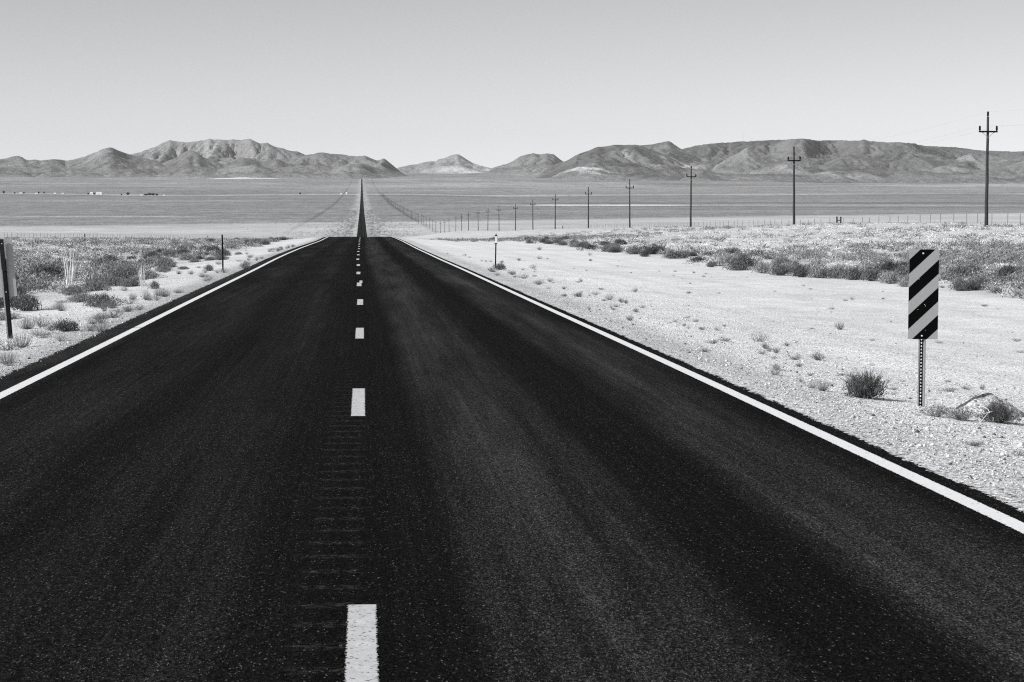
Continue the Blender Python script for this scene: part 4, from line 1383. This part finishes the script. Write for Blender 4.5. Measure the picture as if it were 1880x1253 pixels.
def far_tree(px, py, wpx, hpx, lab):
    p = at_y(px, py, 7330.0); z = float(ground(p[0], 7330.0))
    k = 7330.0/F_PX; R = wpx*k/2; h = hpx*k
    r = thing('tree', lab, 'tree', (p[0], 7330.0, z), 0, 'trees of the far settlement')
    MB().tube([(0, 0, -.5), (.1, 0, h*.3), (0, .2, h*.6)], [.35, .3, .2], 6).build('trunk', M['bark'], r)
    rng = np.random.default_rng(int(px))
    n = 260
    v = rng.normal(size=(n, 3)); v /= np.linalg.norm(v, axis=1, keepdims=True)
    v *= (.35+.65*rng.random(n)**.5)[:, None]
    c = v*np.array([R, R, h*.42])+np.array([0, 0, h*.58])
    dirs = rng.normal(size=(n, 3)); dirs /= np.linalg.norm(dirs, axis=1, keepdims=True)
    P = np.stack([c-dirs*.9, c+dirs*.9], 1)
    V, F, _ = ribbons(P, np.full(n, 1.4), rng)
    mesh_obj('crown', V, F, M['crown'], r, attrs={'k': np.repeat(.7+.6*rng.random(n), 4)})
    return r


for (a, w_, h_, lab) in ((7, 4, 5, "dark far tree at the very left edge of the flats"), (44, 2.4, 3.5, "thin dark far tree beside the pale building near the left edge"),
                         (71, 3, 4, "dark far tree over the low wide pale building"), (81, 2, 4, "slim dark far tree right of the low wide pale building"),
                         (162, 3, 2.5, "small dark far tree left of the white pair of buildings"), (173, 3, 3, "small dark far tree between the two white buildings"),
                         (223, 2.5, 3, "small far tree standing alone between the white pair and the dark clump"), (235, 6, 6, "mid grey bushy far tree left of the dark clump"),
                         (268, 8, 3.5, "dark far tree, leftmost of the long clump"), (275, 8, 5, "dark far tree, left of centre and tall in the long clump"), (281, 7, 5, "dark far tree, right of centre in the long clump"),
                         (288, 6, 4, "dark far tree, rightmost of the long clump"), (27, 2, 3, "tiny dark far tree between the left edge tree and the first pale building"),
                         (551, 3, 4, "lone dark far tree on the flats left of the far road")):
    far_tree(a, 360.8, w_, h_, lab)


def mast(px, hpx, lab):
    p = hill_top(px)
    k = p[1]/F_PX; h = hpx*k
    r = thing('radio_mast', lab, 'radio mast', p-np.array([0, 0, 3]), 0, 'radio masts on the mesa')
    m = MB(); w = 1.1
    for sx, sy in ((-1, -1), (1, -1), (0, 1)):
        m.tube([(sx*w, sy*w, 0), (sx*w*.5, sy*w*.5, h)], [.28, .2], 4)
    nb = 14
    for i in range(nb):
        z0, z1 = h*i/nb, h*(i+1)/nb
        m.tube([(-w*(1-.5*i/nb), -w*(1-.5*i/nb), z0), (w*(1-.5*i/nb), -w*(1-.5*i/nb), z1)], [.12, .12], 4, False)
    m.build('lattice', M['mast'], r)
    MB().tube([(0, 0, h*.95), (0, 0, h*1.15)], [.25, .1], 5).build('antenna', M['mast'], r)
    return r


mast(1364.5, 14, "faint tall radio mast on the mesa rim, the taller of two")
mast(1378, 5, "short radio mast on the mesa rim right of the taller one")
mast(398, 4, "short mast on the highest summit of the left range")

# ------------------------------------------------------------------ air
hz = MB().box((1800, 12200, 490), (17000, 26000, 1100))
haze = hz.build('haze', None)
mh = bpy.data.materials.new('haze_air'); mh.use_nodes = True
nt = mh.node_tree; nt.nodes.clear()
out = nt.nodes.new('ShaderNodeOutputMaterial'); pv = nt.nodes.new('ShaderNodeVolumePrincipled')
pv.inputs['Color'].default_value = (.9, .9, .9, 1)
pv.inputs['Density'].default_value = 1.25e-5
pv.inputs['Anisotropy'].default_value = .2
nt.links.new(pv.outputs[0], out.inputs['Volume'])
haze.data.materials.append(mh)
tag(haze, "thin pale haze lying over the desert flats", 'haze', kind='stuff')

# ------------------------------------------------------------------ light
SUN_EL = math.radians(33)
az = np.array([-.92, -.39]); az /= np.linalg.norm(az)
tosun = Vector((az[0]*math.cos(SUN_EL), az[1]*math.cos(SUN_EL), math.sin(SUN_EL)))
sd = bpy.data.lights.new("sun", 'SUN')
sd.energy = 4.7; sd.angle = math.radians(.5); sd.color = (1, .995, .985)
so = bpy.data.objects.new("sun", sd); COL.objects.link(so)
so.rotation_euler = (-tosun).to_track_quat('-Z', 'Y').to_euler()

wd = bpy.data.worlds.new("World"); SC.world = wd; wd.use_nodes = True
nt = wd.node_tree; nt.nodes.clear()
wo = nt.nodes.new('ShaderNodeOutputWorld'); bg = nt.nodes.new('ShaderNodeBackground')
sky = nt.nodes.new('ShaderNodeTexSky'); sky.sky_type = 'NISHITA'; sky.sun_disc = False
sky.sun_elevation = SUN_EL; sky.sun_rotation = math.atan2(az[0], az[1])
sky.altitude = 1300; sky.air_density = 1.0; sky.dust_density = 1.0; sky.ozone_density = 1.0
sp = nt.nodes.new('ShaderNodeSeparateColor'); nt.links.new(sky.outputs[0], sp.inputs[0])
# black and white film behind a red filter: the sky as its red channel alone
cb_ = nt.nodes.new('ShaderNodeCombineColor')
for i, k in enumerate((1.045, 1.055, 1.075)):
    mm = nt.nodes.new('ShaderNodeMath'); mm.operation = 'MULTIPLY'; mm.inputs[1].default_value = k
    nt.links.new(sp.outputs[0], mm.inputs[0]); nt.links.new(mm.outputs[0], cb_.inputs[i])
nt.links.new(cb_.outputs[0], bg.inputs[0])
bg.inputs[1].default_value = .15
nt.links.new(bg.outputs[0], wo.inputs[0])

SC.view_settings.view_transform = 'Standard'
SC.view_settings.look = 'None'
SC.view_settings.exposure = 0.0
SC.view_settings.gamma = 1.0
SC.view_settings.use_curve_mapping = False
SC.cycles.use_denoising = False
SC.cycles.filter_width = 1.15
SC.cycles.volume_bounces = 0
SC.cycles.max_bounces = 6
SC.cycles.transparent_max_bounces = 12
